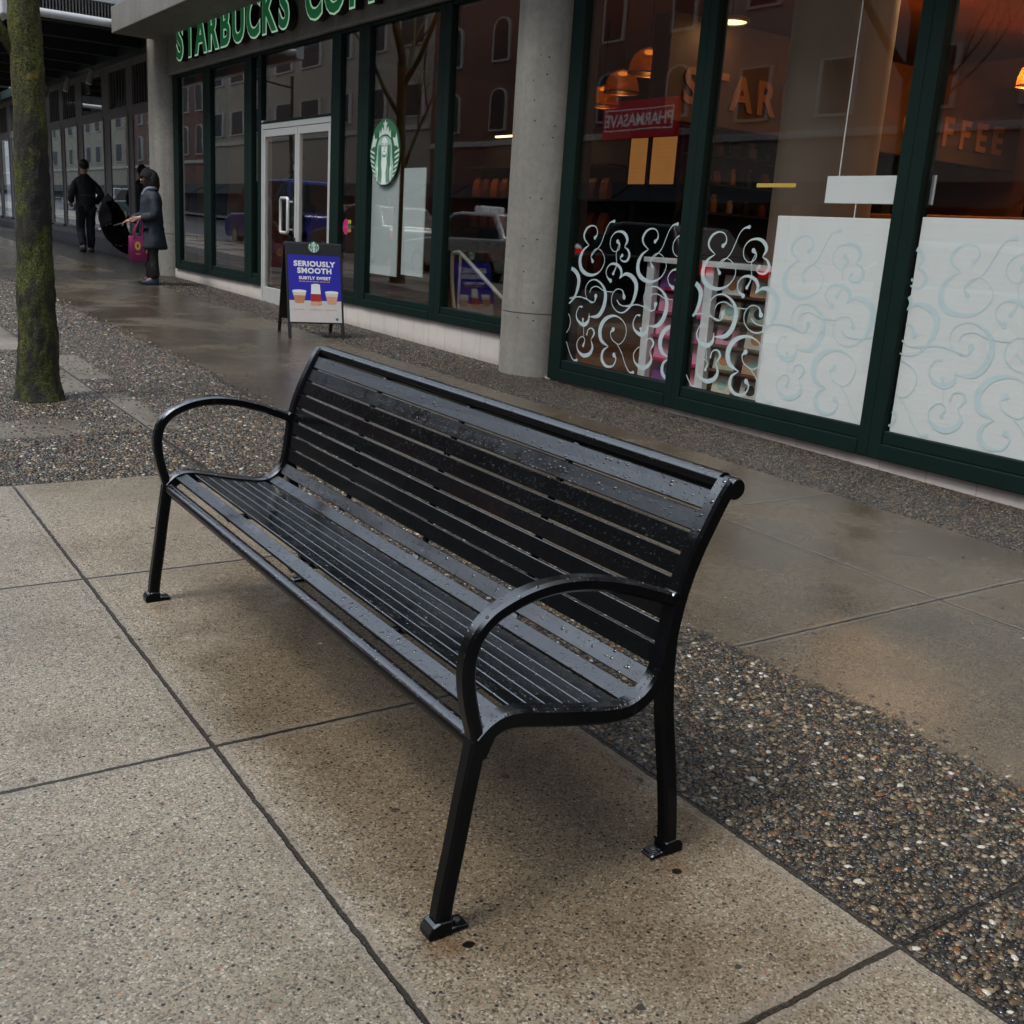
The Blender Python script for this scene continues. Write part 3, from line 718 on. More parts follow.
def decal(y0,y1,zmin,parent,starts,x=None):
    """flourishes on the glass between y1 < y < y0"""
    b=MB(); x=XG+.0052 if x is None else x
    Mx=frameM((0,0,0),(0,-1,0),(0,0,1)); Mx.translation=Vector((x,0,0))
    for st in starts:
        for ks,(pts,ws) in enumerate(STROKES):
            zk=.00006*ks
            P,W=spline_stroke(pts,[q*.82 for q in ws])
            run=[];rw=[]
            def flush():
                if len(run)>1: b.ribbon(list(run),list(rw),Mx,zk)
                run.clear(); rw.clear()
            for p,w in zip(P,W):
                y=st-p[0]
                if y1+.004<y<y0-.004 and p[1]>zmin: run.append((-y,p[1])); rw.append(w)
                else: flush()
            flush()
            for (e,w) in ((pts[0],ws[0]),(pts[-1],ws[-1])):
                y=st-e[0]
                if w>.015 and y1+.02<y<y0-.02 and e[1]>zmin: b.disc((-y,e[1]),w*.52,Mx,zk+.00003)
    return b.build('scroll_decal',M['decal'],parent,normals=False)
def window(y0,y1,z0,z1,fl=.0,fr=.0,fb=.14,ft=.05,decals=None,name='window',mat='green',xf=None,xg=None):
    """opening y1<y<y0, z0<z<z1 is the glass; fl/fr/fb/ft are the widths of the frame members that belong to it"""
    xf=XF if xf is None else xf; xg=XG if xg is None else xg
    b=MB()
    if fl: b.box(xf,xg+.06,y0,y0+fl,z0-fb,z1+ft)
    if fr: b.box(xf,xg+.06,y1-fr,y1,z0-fb,z1+ft)
    if fb:
        b.box(xf-.004,xg+.06,y1,y0,z0-fb,z0-fb*.45); b.box(xf+.012,xg+.06,y1,y0,z0-fb*.45,z0)
    if ft: b.box(xf+.002,xg+.06,y1,y0,z1,z1+ft)
    w=b.build(name,M[mat],cafe if mat=='green' else None,bevel=.006)
    g=MB(); g.box(xg-.003,xg+.003,y1-.01,y0+.01,z0-.01,z1+.01); g.build('pane',M['glass'],w)
    if decals: decal(y0,y1,z0+.01,w,decals)
    return w
# left bay, glass from 0.53 to 3.10
ZB=.53
window(16.66,15.52,ZB,ZH-.04,.24,.155); window(15.21,13.90,ZB,ZH-.04,.155,.13); window(13.64,13.42,ZB,ZH-.04,.13,.11)
window(11.03,10.60,ZB,ZH-.04,.20,.125); window(10.35,8.96,ZB,ZH-.04,.125,.105); window(8.75,7.55,ZB,ZH-.04,.105,.05)
# right bay, lower frame that starts at the pavement
PER=.690
s0=6.693
window(6.80,5.55,.285,ZH-.04,.16,.08,.165,decals=[s0+PER,s0,s0-PER])
s1=5.33
window(5.395,3.86,.285,ZH-.04,.075,.075,.165,decals=[s1+PER*1.0,s1,s1-PER*1.05,s1-PER*2.1])
s2=3.50
window(3.70,2.16,.285,ZH-.04,.085,.075,.165,decals=[s2+PER,s2,s2-PER,s2-2*PER])
window(2.00,.46,.285,ZH-.04,.085,.075,.165); window(.30,-1.24,.285,ZH-.04,.085,.075,.165); window(-1.40,-3.0,.285,ZH-.04,.085,.16,.165)
# doors: two aluminium leaves under a transom
def leaf(y0,y1,hinge_low):
    z0,z1=.205,2.29; b=MB(); s=.062
    b.box(5.150,5.195,y0-s,y0,z0,z1); b.box(5.150,5.195,y1,y1+s,z0,z1); b.box(5.152,5.193,y1+s,y0-s,z0,z0+.18); b.box(5.152,5.193,y1+s,y0-s,z1-.085,z1)
    d=b.build('door',M['alu'],cafe,bevel=.004)
    g=MB(); g.box(5.170,5.176,y1+s-.01,y0-s+.01,z0+.17,z1-.08); g.build('pane',M['glass'],d)
    if hinge_low: return
    yh=(y1+.11) if not hinge_low else (y0-.11)
    h=MB(); 
    ya,yb=(yh-.0,yh+.22) if not hinge_low else (yh-.22,yh)
    h.tube([(5.09,ya,1.10),(5.09,ya,1.46),(5.09,ya+.02,1.48),(5.09,yb-.02,1.48),(5.09,yb,1.46),(5.09,yb,1.10),(5.09,yb-.02,1.08),(5.09,ya+.02,1.08),(5.09,ya,1.10)],.019,10)
    for zz in (1.12,1.44): h.tube([(5.09,ya if not hinge_low else yb,zz),(5.15,ya if not hinge_low else yb,zz)],.012,8)
    h.build('handle',M['alu'],d,smooth='auto')
    if not hinge_low:
        k=MB(); k.box(5.143,5.1505,y1+.015,y1+.047,.93,1.03); k.build('lock',M['dark'],d)
leaf(13.26,12.20,False); leaf(12.19,11.27,True)
b=MB(); b.box(5.145,5.27,13.262,13.31,.20,2.40); b.box(5.146,5.27,11.262,13.262,2.295,2.36); b.box(5.15,5.4,11.2,13.3,.15,.203)
b.build('door_frame',M['alu'],cafe,bevel=.003)
window(13.31,11.262,2.39,ZH-.04,.0,.0,.028,.05,name='transom_window')
b=MB(); b.box(XF+.006,XG+.05,11.235,11.262,.2,ZH); b.build('jamb',M['green'],cafe)
# plinth
for y0,y1,b0,b1,zt in ((13.31,17.0,gz(13.3)-.1,gz(17)-.1,.39),(7.50,11.24,0,.05,.39),(-3.2,7.06,-.3,-.1,.12)):
    b=MB(); b.rings([[(5.17,y0,b0),(5.38,y0,b0),(5.38,y0,zt),(5.17,y0,zt)],[(5.17,y1,b1),(5.38,y1,b1),(5.38,y1,zt),(5.17,y1,zt)]])
    b.build('plinth',M['tile'],cafe)
# round columns
for (cx,cy,r,zj) in ((5.24,7.31,.29,.62),(5.24,17.36,.32,.9)):
    b=MB(); b.lathe([(r,gz(cy)-.15),(r,zj-.006),(r-.008,zj-.004),(r-.008,zj+.004),(r,zj+.006),(r,3.80 if cy>10 else 3.3)],48,Matrix.Translation((cx,cy,0)))
    b.build('column',M['column'],cafe,smooth='auto')
# fascia, header, canopy slab and upper wall
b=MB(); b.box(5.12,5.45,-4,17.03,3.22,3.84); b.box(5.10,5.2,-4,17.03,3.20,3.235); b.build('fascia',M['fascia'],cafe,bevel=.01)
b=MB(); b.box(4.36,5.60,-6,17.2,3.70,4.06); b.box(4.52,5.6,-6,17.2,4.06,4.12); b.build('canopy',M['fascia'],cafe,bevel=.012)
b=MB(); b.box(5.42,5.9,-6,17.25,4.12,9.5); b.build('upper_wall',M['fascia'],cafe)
for k in range(7):
    y=-4+k*3.0
    b=MB(); b.box(5.34,5.44,y,y+2.2,4.35,6.6); w=b.build('upper_window',M['grey_paint'],cafe)
    b=MB(); b.box(5.325,5.345,y+.1,y+2.1,4.45,6.5); b.build('pane',M['dark_glass'],w)
# dark returns of the shopfront behind the columns
part('pier',M['int_dark'],(5.2,5.5,7.06,7.5,.0,3.22),parent=cafe); part('pier',M['int_dark'],(5.2,5.5,16.92,17.6,.1,3.8),parent=cafe)

# sign letters standing off the fascia
sign=empty('shop_sign',(5.1,12,3.4),0,'row of raised green letters with white edges on the concrete fascia over the shopfront','sign')
def sign_letters():
    txt='STARBUCKS COFFEE'; size=.665
    y=16.30; inv=Matrix.Translation((-5.1,-12,-3.4))
    adv={'S':.455,'T':.465,'A':.505,'R':.49,'B':.485,'U':.515,'C':.52,'K':.505,' ':.36,'O':.57,'F':.44,'E':.45}
    for ch in txt:
        w=adv[ch]*.967
        if ch!=' ':
            yc=y-w/2
            sq=Matrix.Diagonal((.95,1,1,1)); Mx=inv@frameM((5.055,yc,3.352),(0,-1,0),(0,0,1))@sq
            a=text('letter',ch,size,Mx,M['dark'],sign,.045,.030)
            Mf=inv@frameM((5.0075,yc,3.352),(0,-1,0),(0,0,1))@sq
            text('letter_rim',ch,size,Mf,M['letter_white'],a,.0016,.036)
            Mf=inv@frameM((5.0025,yc,3.352),(0,-1,0),(0,0,1))@sq
            text('letter_face',ch,size,Mf,M['letter_green'],a,.0022,.017)
        y-=w
sign_letters()

# round emblem
def emblem(parent,c,r,u,v,big=True):
    """round green emblem with a white crowned, long-haired figure between two striped tails; u,v span its plane"""
    base=frameM(c,u,v)
    SC=Matrix.Diagonal((r,r,1,1))
    def L(k): 
        m=base.copy(); m.translation=Vector(c)+base.to_3x3()@Vector((0,0,k)); return m@SC
    e=.0022 if big else .0012
    b=MB(); b.disc((0,0),.985,L(e),0,48); b.build('emblem_disc',M['logo_green'],parent,normals=False)
    W=MB(); m=L(2*e)
    def both(pts,T=None):
        T=T or W; T.poly(pts,m); T.poly([(-x,y) for x,y in pts][::-1],m)
    W.poly([(-.40,.40),(-.37,.66),(-.27,.56),(-.20,.76),(-.10,.63),(0,.74),(.10,.63),(.20,.76),(.27,.56),(.37,.66),(.40,.40),(.22,.50),(0,.53),(-.22,.50)],m)
    W.poly([(0,.96),(.055,.87),(.16,.86),(.08,.78),(.10,.66),(0,.72),(-.10,.66),(-.08,.78),(-.16,.86),(-.055,.87)],m)
    both([(.52,.42),(.68,.40),(.74,.58),(.80,.42),(.90,.16),(.88,.10),(.76,.18),(.66,.16),(.56,.32)])
    for k in range(7):
        y=.10-.145*k; xo=math.sqrt(max(0,.96**2-y*y)); xi=xo-.28+.012*k
        both([(xo,y),(xi,y+.06-.16),(xi-.02,y-.02-.14),(math.sqrt(max(0,.96**2-(y-.085)**2)),y-.085)])
    W.build('emblem_tails',M['logo_white'],parent,normals=False)
    Hh=MB(); m=L(2.6*e)
    Hh.poly([(-.50,0),(-.49,.2),(-.40,.36),(-.22,.46),(0,.49),(.22,.46),(.40,.36),(.49,.2),(.50,0),(.54,-.2),(.62,-.42),(.60,-.62),(.50,-.82),(.25,-.955),(-.25,-.955),(-.50,-.82),(-.60,-.62),(-.62,-.42),(-.54,-.2)],m)
    Hh.build('emblem_hair',M['logo_pale'],parent,normals=False)
    F=MB(); m=L(3.4*e)
    F.poly([(-.19,.30),(-.12,.40),(0,.44),(.12,.40),(.19,.30),(.20,.12),(.14,-.02),(0,-.10),(-.14,-.02),(-.20,.12)],m)
    F.poly([(-.10,-.13),(0,-.16),(.10,-.13),(.19,-.30),(.16,-.48),(.09,-.62),(.16,-.965),(-.16,-.965),(-.09,-.62),(-.16,-.48),(-.19,-.30)],m)
    both([(.34,-.50),(.44,-.40),(.52,-.50),(.44,-.58),(.48,-.85),(.42,-.88),(.36,-.60)],F)
    F.build('emblem_figure',M['logo_white'],parent,normals=False)
    D=MB(); m=L(4.2*e)
    for sx in (1,-1):
        for x0,x1,x2,x3 in ((.22,.25,.20,.21),(.29,.31,.29,.30),(.37,.38,.36,.38)):
            P,w=spline_stroke([(sx*x0,.22),(sx*x1,-.05),(sx*x2,-.42),(sx*x3,-.80),(sx*(x3-.02),-.90)],[.03,.035,.035,.035,.02]); D.ribbon(P,w,m)
        D.ribbon([(sx*.16,.17),(sx*.10,.20),(sx*.05,.17)],[.02,.035,.02],m); D.ribbon([(sx*.17,.23),(sx*.10,.27),(sx*.045,.22)],[.012,.018,.012],m)
    D.ribbon([(.03,.22),(.035,.1),(-.02,.08)],[.014,.018,.014],m); D.ribbon([(-.055,.015),(0,.025),(.055,.015)],[.01,.03,.01],m)
    D.ribbon([(-.10,-.10),(0,-.14),(.10,-.10)],[.03,.045,.03],m)
    D.ribbon([(-.42,.37),(-.22,.475),(0,.505),(.22,.475),(.42,.37)],[.02,.03,.035,.03,.02],m)
    D.build('emblem_lines',M['logo_green'],parent,normals=False)
logo=empty('emblem_sign',(5.19,10.03,1.955),0,'round green and white crowned emblem disc on the window beside the door','sign')
b=MB(); b.lathe([(0,-.010),(.322,-.010),(.325,-.006),(.325,.006),(.322,.010),(0,.010)],48,Matrix.Rotation(R(90),4,'Y')@Matrix.Identity(4)); b.build('disc_edge',M['dark'],logo,smooth='auto')
emblem(logo,(-.0102,0,0),.325,(0,-1,0),(0,0,1))

# small sticker
st=empty('window_sticker',(5.20,10.90,1.2),0,'small pink and rainbow sticker on the glass beside the door','sticker')
b=MB(); b.disc((0,0),.075,frameM((-.0045,.03,0),(0,-1,0),(0,0,1)),0,20,.085); b.build('pink_disc',M['pink'],st,normals=False)
for k,c in enumerate(('yellow','logo_green','print_orange')):
    b=MB(); b.box(-.0065,-.0050,-.10,-.02,.035-.045*k,.075-.045*k); b.build('stripe',M[c],st)

lt=empty('window_label',(XG-.004,4.76,1.635),0,'narrow yellow label strip on the glass above the first white board','label')
b=MB(); b.box(-.0008,.0004,-.16,.16,-.012,.012); b.build('strip',simple('label_yellow',(.42,.30,.06),.5),lt)
# paper and boards in the windows
def flat(name,x,y0,y1,z0,z1,mat,label,cat_,th=.012,group=None):
    b=MB(); b.box(-th/2,th/2,y1-(y0+y1)/2,y0-(y0+y1)/2,0,z1-z0)
    o=b.build(name,mat,bevel=.002); o.location=(x,(y0+y1)/2,z0); return tag(o,label,cat_,group)
flat('hanging_poster',5.215,10.37,9.76,.74,1.90,M['poster'],'tall white poster back hanging below the round emblem','poster')
flat('hanging_poster',5.225,9.68,9.24,.77,1.80,M['poster'],'narrower white poster back hanging between the emblem and the mullion','poster')
flat('window_board',XG+.0118,4.72,3.875,.17,1.455,M['board'],'white board standing in the window beside the card rack','board')
flat('window_board',XG+.0120,3.685,1.20,.17,1.47,M['board'],'widest white board, standing behind the last window pane','board')
hn=empty('hanging_notice',(5.27,4.07,1.6),0,'small blank white notice hung on cords above the white boards','notice')
b=MB(); b.box(-.004,.004,-.372,.372,-.06,.095); b.build('card',M['paper'],hn)
for yy in (.29,.14): 
    b=MB(); b.tube([(0,yy,-.20 if yy<.2 else .094),(0,yy,-.0605 if yy<.2 else 2.0)],.004,6); b.build('cord',M['paper'],hn)

# ---------------------------------------------------------------- inside the café
tag(part('interior_floor',M['int_floor'],(5.3,14,-4,8.6,-.2,.10),(5.3,14,8.6,18,-.2,.36)),kind='structure')
tag(part('interior_ceiling',M['int_ceiling'],(5.46,14,-4,17.3,3.9,4.0)),kind='structure')
tag(part('interior_wall',M['int_wall'],(13.8,14,-4,17.5,-.2,4.0),(5.5,14,17.3,17.5,-.2,4.0),(5.5,14,-4.2,-4,-.2,4.0)),kind='structure')
tag(part('back_bar_wall',M['int_dark'],(11.0,11.15,8.4,17.2,.1,2.95)),kind='structure'); tag(part('rear_partition_wall',M['int_dark'],(13.3,13.45,-4,8.0,.1,2.35)),kind='structure')
b=MB(); b.lathe([(.37,.1),(.37,3.95)],40,Matrix.Translation((6.62,5.62,0))); tag(b.build('interior_pillar',M['int_column'],smooth='auto'),'pale round plaster pillar inside behind the window glass','pillar')
ct=empty('service_counter',(9.3,5,.1),0,'long orange wooden service counter inside the café','counter')
part('front_panel',M['wood'],(-.25,.45,-8,3.2,.0,1.50),parent=ct); part('top',M['wood'],(-.32,.5,-8.1,3.3,1.50,1.56),parent=ct,bevel=.01)
bulk=empty('lettered_bulkhead',(9.9,8.1,2.4),0,'dark hanging bulkhead inside carrying tan capital letters','sign')
part('bulkhead_panel',M['bulkhead'],(-2.75,3.2,0,.25,0,.95),parent=bulk)
me_x=-2.45
for ch in 'STARBUCKS COFFEE':
    if ch!=' ': text('letter',ch,.44,frameM((me_x,-.012,.18),(1,0,0),(0,0,1)),M['lettering'],bulk,.010,.014)
    me_x+=.345
for k,(yy,lb) in enumerate(((12.93,'backlit orange menu board next to the shelf of orange bags'),(12.29,'backlit orange menu board closer to the lettered bulkhead'))):
    mb_=empty('menu_board',(10.93,yy,2.42),0,lb,'menu board')
    part('frame',M['int_dark'],(-.01,.06,-.30,.30,-.38,.38),parent=mb_); part('screen',M['menu'],(-.018,-.0105,-.26,.26,-.33,.33),parent=mb_)
    b=MB()
    for r_ in range(9): b.box(-.0195,-.0182,-.2+.0,.2-.04*(r_%3),.22-.055*r_,.226-.055*r_)
    b.build('menu_rule',M['menu_dim'],mb_)
# pendants
def pendant(x,y,z,label,group=None,r=.215,power=1.3):
    p=empty('pendant_lamp',(x,y,z),0,label,'pendant lamp',group)
    b=MB(); pr=[(r,0),(r*.995,.05),(r*.93,.115),(r*.74,.185),(r*.45,.23),(.03,.25),(.028,.247),(r*.44,.225),(r*.72,.18),(r*.91,.112),(r*.975,.05),(r*.98,0)]
    b.lathe(pr,28,cap=False); b.build('shade',M['amber'],p,smooth='auto')
    b=MB(); b.lathe([(r+.006,-.004),(r+.008,.004),(r+.006,.012),(r-.004,.012),(r-.004,-.004)],28,cap=False); b.build('rim',M['brass'],p,smooth='auto')
    b=MB(); b.lathe([(0,.186),(.045,.19),(.06,.21),(.045,.226),(0,.23)],14); b.build('bulb',M['glow'],p,smooth=True)
    b=MB(); b.tube([(0,0,.22),(0,0,3.9-z)],.006,6); b.build('cord',M['dark'],p)
    l=bpy.data.lights.new('bulb_light','POINT'); l.energy=power; l.color=(1,.55,.22); l.shadow_soft_size=.06
    o=bpy.data.objects.new('bulb_light',l); COL.objects.link(o); o.parent=p; o.location=(0,0,.10)
pendant(7.45,8.74,2.88,'largest looking brass dome pendant lamp, nearest the window corner post',r=.20)
pendant(8.2,10.06,2.88,'middle brass dome pendant lamp of the row of three',r=.20)
pendant(8.9,11.27,2.88,'brass dome pendant lamp above the shelf of orange bags',r=.20)
pendant(10.21,7.5,3.22,'small brass pendant lamp beyond the plaster pillar',r=.13,power=26)
pendant(11.8,7.3,3.2,'small brass pendant lamp in front of the last tan letters',r=.13,power=26)
def downlight(x,y,z,label,power):
    d=empty('ceiling_light',(x,y,z),0,label,'ceiling light')
    b=MB(); b.lathe([(0,.03),(.16,.03),(.17,.0),(.15,-.012),(.14,.0),(0,.004)],24); b.build('housing',M['brass'],d,smooth='auto')
    b=MB(); b.lathe([(0,-.004),(.135,-.004),(.135,.002),(0,.002)],24); b.build('lens',M['glow'],d)
    b=MB(); b.tube([(0,0,.03),(0,0,3.9-z)],.012,8); b.build('stem',M['dark'],d)
    l=bpy.data.lights.new('lens_light','AREA'); l.shape='DISK'; l.size=.26; l.energy=power; l.color=(1,.58,.28)
    o=bpy.data.objects.new('lens_light',l); COL.objects.link(o); o.parent=d; o.location=(0,0,-.02)
    l=bpy.data.lights.new('added_fill','POINT'); l.energy=power*.6; l.color=(1,.5,.2); l.shadow_soft_size=.1  # extra point lamp added below the lens to brighten ceiling and room
    o=bpy.data.objects.new('added_fill',l); COL.objects.link(o); o.parent=d; o.location=(0,0,-.12)
downlight(7.72,7.9,3.32,'flat round ceiling light in front of the first tan letters',.9)
downlight(8.6,3.0,3.55,'flat round ceiling light over the near end of the counter',13)
downlight(8.4,5.6,3.55,'flat round ceiling light over the middle of the counter',14)
# shelf with orange bags, seen through the glass by the concrete column
sh=empty('bag_shelf',(9.2,13.2,.36),0,'dark wall shelf stacked with orange bags inside the café','shelf')
part('shelf_back',M['int_dark'],(.22,.25,-1.9,1.7,0,2.3),parent=sh)
for zz in (.45,.95,1.4,1.85): part('shelf_board',M['int_dark'],(-.1,.22,-1.9,1.7,zz-.03,zz),parent=sh)
bagm=[simple('orange_bag',(.42,.12,.02),.45),simple('brown_bag',(.20,.07,.02),.45),simple('dark_red_bag',(.28,.035,.02),.45)]
bagproto={}
rng=random.Random(5)
for zz in (.45,.95,1.4):
    for k in range(13):
        mi=rng.randint(0,2)
        nm=('orange','brown','dark red')[mi]
        if mi not in bagproto:
            b=MB(); pr=[[(-.05,-.075,0),(.05,-.075,0),(.05,.075,0),(-.05,.075,0)],[(-.055,-.08,.1),(.055,-.08,.1),(.055,.08,.1),(-.055,.08,.1)],[(-.035,-.078,.22),(.035,-.078,.22),(.035,.078,.22),(-.035,.078,.22)],[(-.006,-.07,.28),(.006,-.07,.28),(.006,.07,.28),(-.006,.07,.28)]]
            b.rings(pr); o=b.build('coffee_bag',bagm[mi],bevel=.008); bagproto[mi]=o
        else:
            o=bagproto[mi].copy(); COL.objects.link(o)
        o.location=(9.2,13.2-1.75+k*.265+rng.uniform(-.02,.02),.36+zz)
        tag(o,nm+' coffee bag standing in a row on the dark wall shelf','bag',nm+' bags on the wall shelf')
# lit wall light strip for that shelf: a lamp seen as the small yellow bar over it
lb=empty('shelf_light',(9.05,13.6,2.62),0,'thin warm light bar over the bag shelf','lamp'); part('tube',M['glow'],(-.02,.02,-.35,.35,-.012,.012),parent=lb); part('housing',M['dark'],(-.03,.03,-.4,.4,.013,.04),parent=lb)
l=bpy.data.lights.new('shelf_glow','AREA'); l.shape='RECTANGLE'; l.size=.1; l.size_y=2.6; l.energy=2; l.color=(1,.55,.22)
o=bpy.data.objects.new('shelf_glow',l); COL.objects.link(o); o.parent=lb; o.location=(-.15,0,-.05); o.rotation_euler=(0,R(-25),0)
# espresso back shelf with jars below the lettering
bs=empty('back_shelf',(8.9,8.75,.36),0,'dark back shelf with rows of small warm lit jars under the lettering','shelf')
part('shelf_back',M['int_dark'],(-.68,1.6,.2,.24,0,2.1),parent=bs)
for zz in (1.25,1.55,1.85): part('shelf_board',M['int_dark'],(-.68,1.6,-.05,.2,zz-.025,zz),parent=bs)
jm=[simple('amber_jar',(.20,.085,.03),.3),simple('cream_jar',(.26,.20,.13),.3),simple('red_jar',(.13,.03,.018),.3),simple('black_jar',(.02,.02,.02),.3)]
jproto={}
for zz in (1.25,1.55,1.85):
    for k in range(9):
        mi=rng.randint(0,3); nm=('amber','cream','red','black')[mi]
        if mi not in jproto:
            b=MB(); b.lathe([(0,0),(.05,0),(.055,.01),(.055,.13),(.035,.15),(.035,.165),(.042,.166),(.042,.19),(0,.19)],14); o=b.build('jar',jm[mi],smooth='auto'); jproto[mi]=o
        else: o=jproto[mi].copy(); COL.objects.link(o)
        o.location=(8.9-.58+k*.255,8.78,.36+zz); o.scale=[rng.uniform(.75,1.15)]*2+[rng.uniform(.6,1.15)]; tag(o,nm+' jar on the dark back shelf under the lettering','jar',nm+' jars on the back shelf')
# handrail by the step
hr=empty('handrail',(6.0,9.45,.36),0,'bent grey tube handrail inside the window by the concrete column','handrail')
b=MB(); b.tube(cat([(0,.42,.0),(0,.50,.3),(0,.53,.58),(0,.50,.64),(0,.42,.65),(0,.30,.62),(0,-.55,.22),(0,-1.2,-.05)],5),.022,10); b.build('rail',M['alu'],hr,smooth='auto')
for yy,zt in ((.36,.63),(-.5,.24)): b=MB(); b.tube([(0,yy,0 if yy>-.4 else -.25),(0,yy,zt)],.015,8); b.build('post',M['alu'],hr)
# cards rack
rk=empty('card_rack',(5.92,6.0,.10),0,'white open display rack of cards and boxes behind the scroll decals','display rack')
yw=.66
for yy in (-yw,-.02,yw):
    part('post',M['paper'],(-.03,.03,yy-.045,yy+.045,0,.99),parent=rk,bevel=.004)
part('top',M['paper'],(-.06,.36,-yw-.06,yw+.06,.991,1.03),parent=rk,bevel=.004)
part('back_panel',M['int_floor'],(.30,.34,-yw,yw,.05,.98),parent=rk)
shm=simple('magenta_shelf',(.42,.01,.12),.5)
for r_ in range(5):
    part('shelf',shm,(.0,.298,.03,yw-.05,.02+r_*.19,.035+r_*.19),parent=rk); part('shelf',M['int_floor'],(.0,.298,-yw+.05,-.07,.02+r_*.19,.035+r_*.19),parent=rk)
cmats={'pink':simple('pink_card',(.62,.24,.36),.5,var=.35,scale=30),'cream':simple('cream_card',(.66,.60,.48),.5,var=.2,scale=25),'orange':simple('peach_card',(.62,.36,.20),.5,var=.2,scale=25),'white':simple('white_card',(.68,.68,.64),.5,var=.2,scale=30),'green':simple('sage_card',(.42,.46,.36),.5,var=.3,scale=30),'purple':simple('purple_card',(.16,.06,.22),.5,var=.4,scale=30)}
grid=[('purple','pink','pink','white','orange'),('pink','purple','pink','cream','green'),('pink','pink','purple','pink','cream'),('pink','purple','pink','green','orange'),('purple','pink','pink','cream','white')]
rows=['top','second','middle','fourth','bottom']; cols=['first','second','third','fourth','fifth']
ypos=[.53,.33,.13,-.19,-.49]
for r_ in range(5):
    for c_ in range(5):
        k=grid[r_][c_]; big=c_>2
        b=MB(); w=.105 if big else .085; h=.145
        b.box(-.012,.012,-w,w,0,h); o=b.build('gift_card',cmats[k],bevel=.003)
        o.location=(5.98,6.0+ypos[c_],.10+.036+(4-r_)*.19); o.rotation_euler=(0,R(8),R(rng.uniform(-5,5)))
        tag(o,f'{k} card pack on the {rows[r_]} rack shelf, {cols[c_]} from the concrete column','card pack','card packs on the white rack')
        if big:
            b=MB(); pm=[M['print_tan'],M['logo_pale'],M['dark']][(r_+c_)%3]; b.disc((0,h*.5),w*.5,frameM((-.0128,0,0),(0,-1,0),(0,0,1)),0,14,h*.28); b.build('print',pm,o,normals=False)
# ---------------------------------------------------------------- the grey shop beyond and its canopies
XS=5.75
shop=empty('grey_shop_building',(0,0,0),0,'grey painted shopfront with tall narrow windows beyond the café','building')
cur=19.45
wins=[(19.45,20.45,'l'),(20.85,22.05,'l'),(22.6,24.25,'g'),(24.8,26.0,'l'),(26.35,27.35,'l')]
y=28.0
while y<55: wins.append((y,y+1.15,'g' if int(y)%3==0 else 'l')); y+=1.6
wins=[(a*1.045,c*1.045,k) for a,c,k in wins]
for i,(a,c,kind) in enumerate(wins):
    b=MB(); nxt=wins[i+1][0] if i+1<len(wins) else c+.4; prv=17.7 if i==0 else (wins[i-1][1]+a)/2
    hi=(c+nxt)/2; d0,d1=XS,XS+.10
    b.box(d0,d1,prv,a,.78,3.90); b.box(d0,d1,c,hi,.78,3.90); b.box(d0-.003,d1,a,c,2.93,3.12); b.box(d0+.004,d1,a,c,3.80,3.90); b.box(d0-.02,d1,a,c,.74,.80)
    b.box(d0-.012,d0+.0,a-.12,a-.07,.8,3.0)
    w=b.build('window',M['grey_paint'],shop,bevel=.008)
    g=MB(); g.box(XS+.012,XS+.018,a-.01,c+.01,.79,2.94); g.build('pane',M['shop_glass_bright'],w)
    if kind=='l':
        l=MB()
        nb=6
        for k in range(nb):
            yy=a+(c-a)*(k+.5)/nb; l.box(XS+.006,XS+.03,yy-.03,yy+.02,3.13,3.80)
        l.build('louvre',M['louvre'],w)
        g=MB(); g.box(XS+.034,XS+.04,a,c,3.12,3.8); g.build('pane',M['glass'],w)
    else:
        g=MB(); g.box(XS+.012,XS+.018,a-.01,c+.01,3.11,3.81); g.build('pane',M['glass'],w)
b=MB(); b.rings([[(XS+.005,17.7,.1),(XS+.4,17.7,.1),(XS+.4,17.7,.74),(XS+.005,17.7,.74)],[(XS+.005,56,.4),(XS+.4,56,.4),(XS+.4,56,.74),(XS+.005,56,.74)]])
b.build('lower_wall',M['grey_paint'],shop)
b=MB(); b.rings([[(XS-.03,17.7,.1),(XS+.004,17.7,.1),(XS+.004,17.7,.56),(XS-.03,17.7,.58)],[(XS-.03,56,.6),(XS+.004,56,.6),(XS+.004,56,.72),(XS-.03,56,.74)]])
b.build('plinth',M['grey_wall'],shop)
b=MB(); b.box(XS,XS+.4,17.25,56,3.90,10); b.box(XS+.1,XS+.4,17.3,17.7,0,3.9); b.build('upper_wall',M['fascia'],shop)
b=MB(); b.box(XS+.5,XS+4,17.7,56,.3,.4); b.box(XS+4,XS+4.1,17.7,56,.3,4); b.box(XS+.4,XS+4,17.7,56,3.9,4.0); b.build('shop_interior',M['int_dark'],shop)
b=MB(); b.box(XS-.22,XS-.002,17.3,56,3.92,4.12); b.build('beam',M['teal'],shop)
for k,(yy,lb) in enumerate(((23.7,'small grey spotlight under the teal beam, closest to the concrete column'),(25.8,'small grey spotlight under the teal beam, between two others'),(28.0,'small grey spotlight under the teal beam, beside the mossy trunk'))):
    sp=empty('spotlight',(XS-.15,yy,3.9),0,lb,'spotlight')
    b=MB(); b.box(-.02,.02,-.02,.02,-.04,.02); b.build('bracket',M['grey_paint'],sp)
    b=MB(); b.lathe([(0,.02),(.045,.02),(.055,0),(.06,-.26),(.05,-.27),(0,-.24)],14,Matrix.Translation((0,0,-.03))@Matrix.Rotation(R(16),4,'Y')); b.build('lamp_housing',M['alu'],sp,smooth='auto')
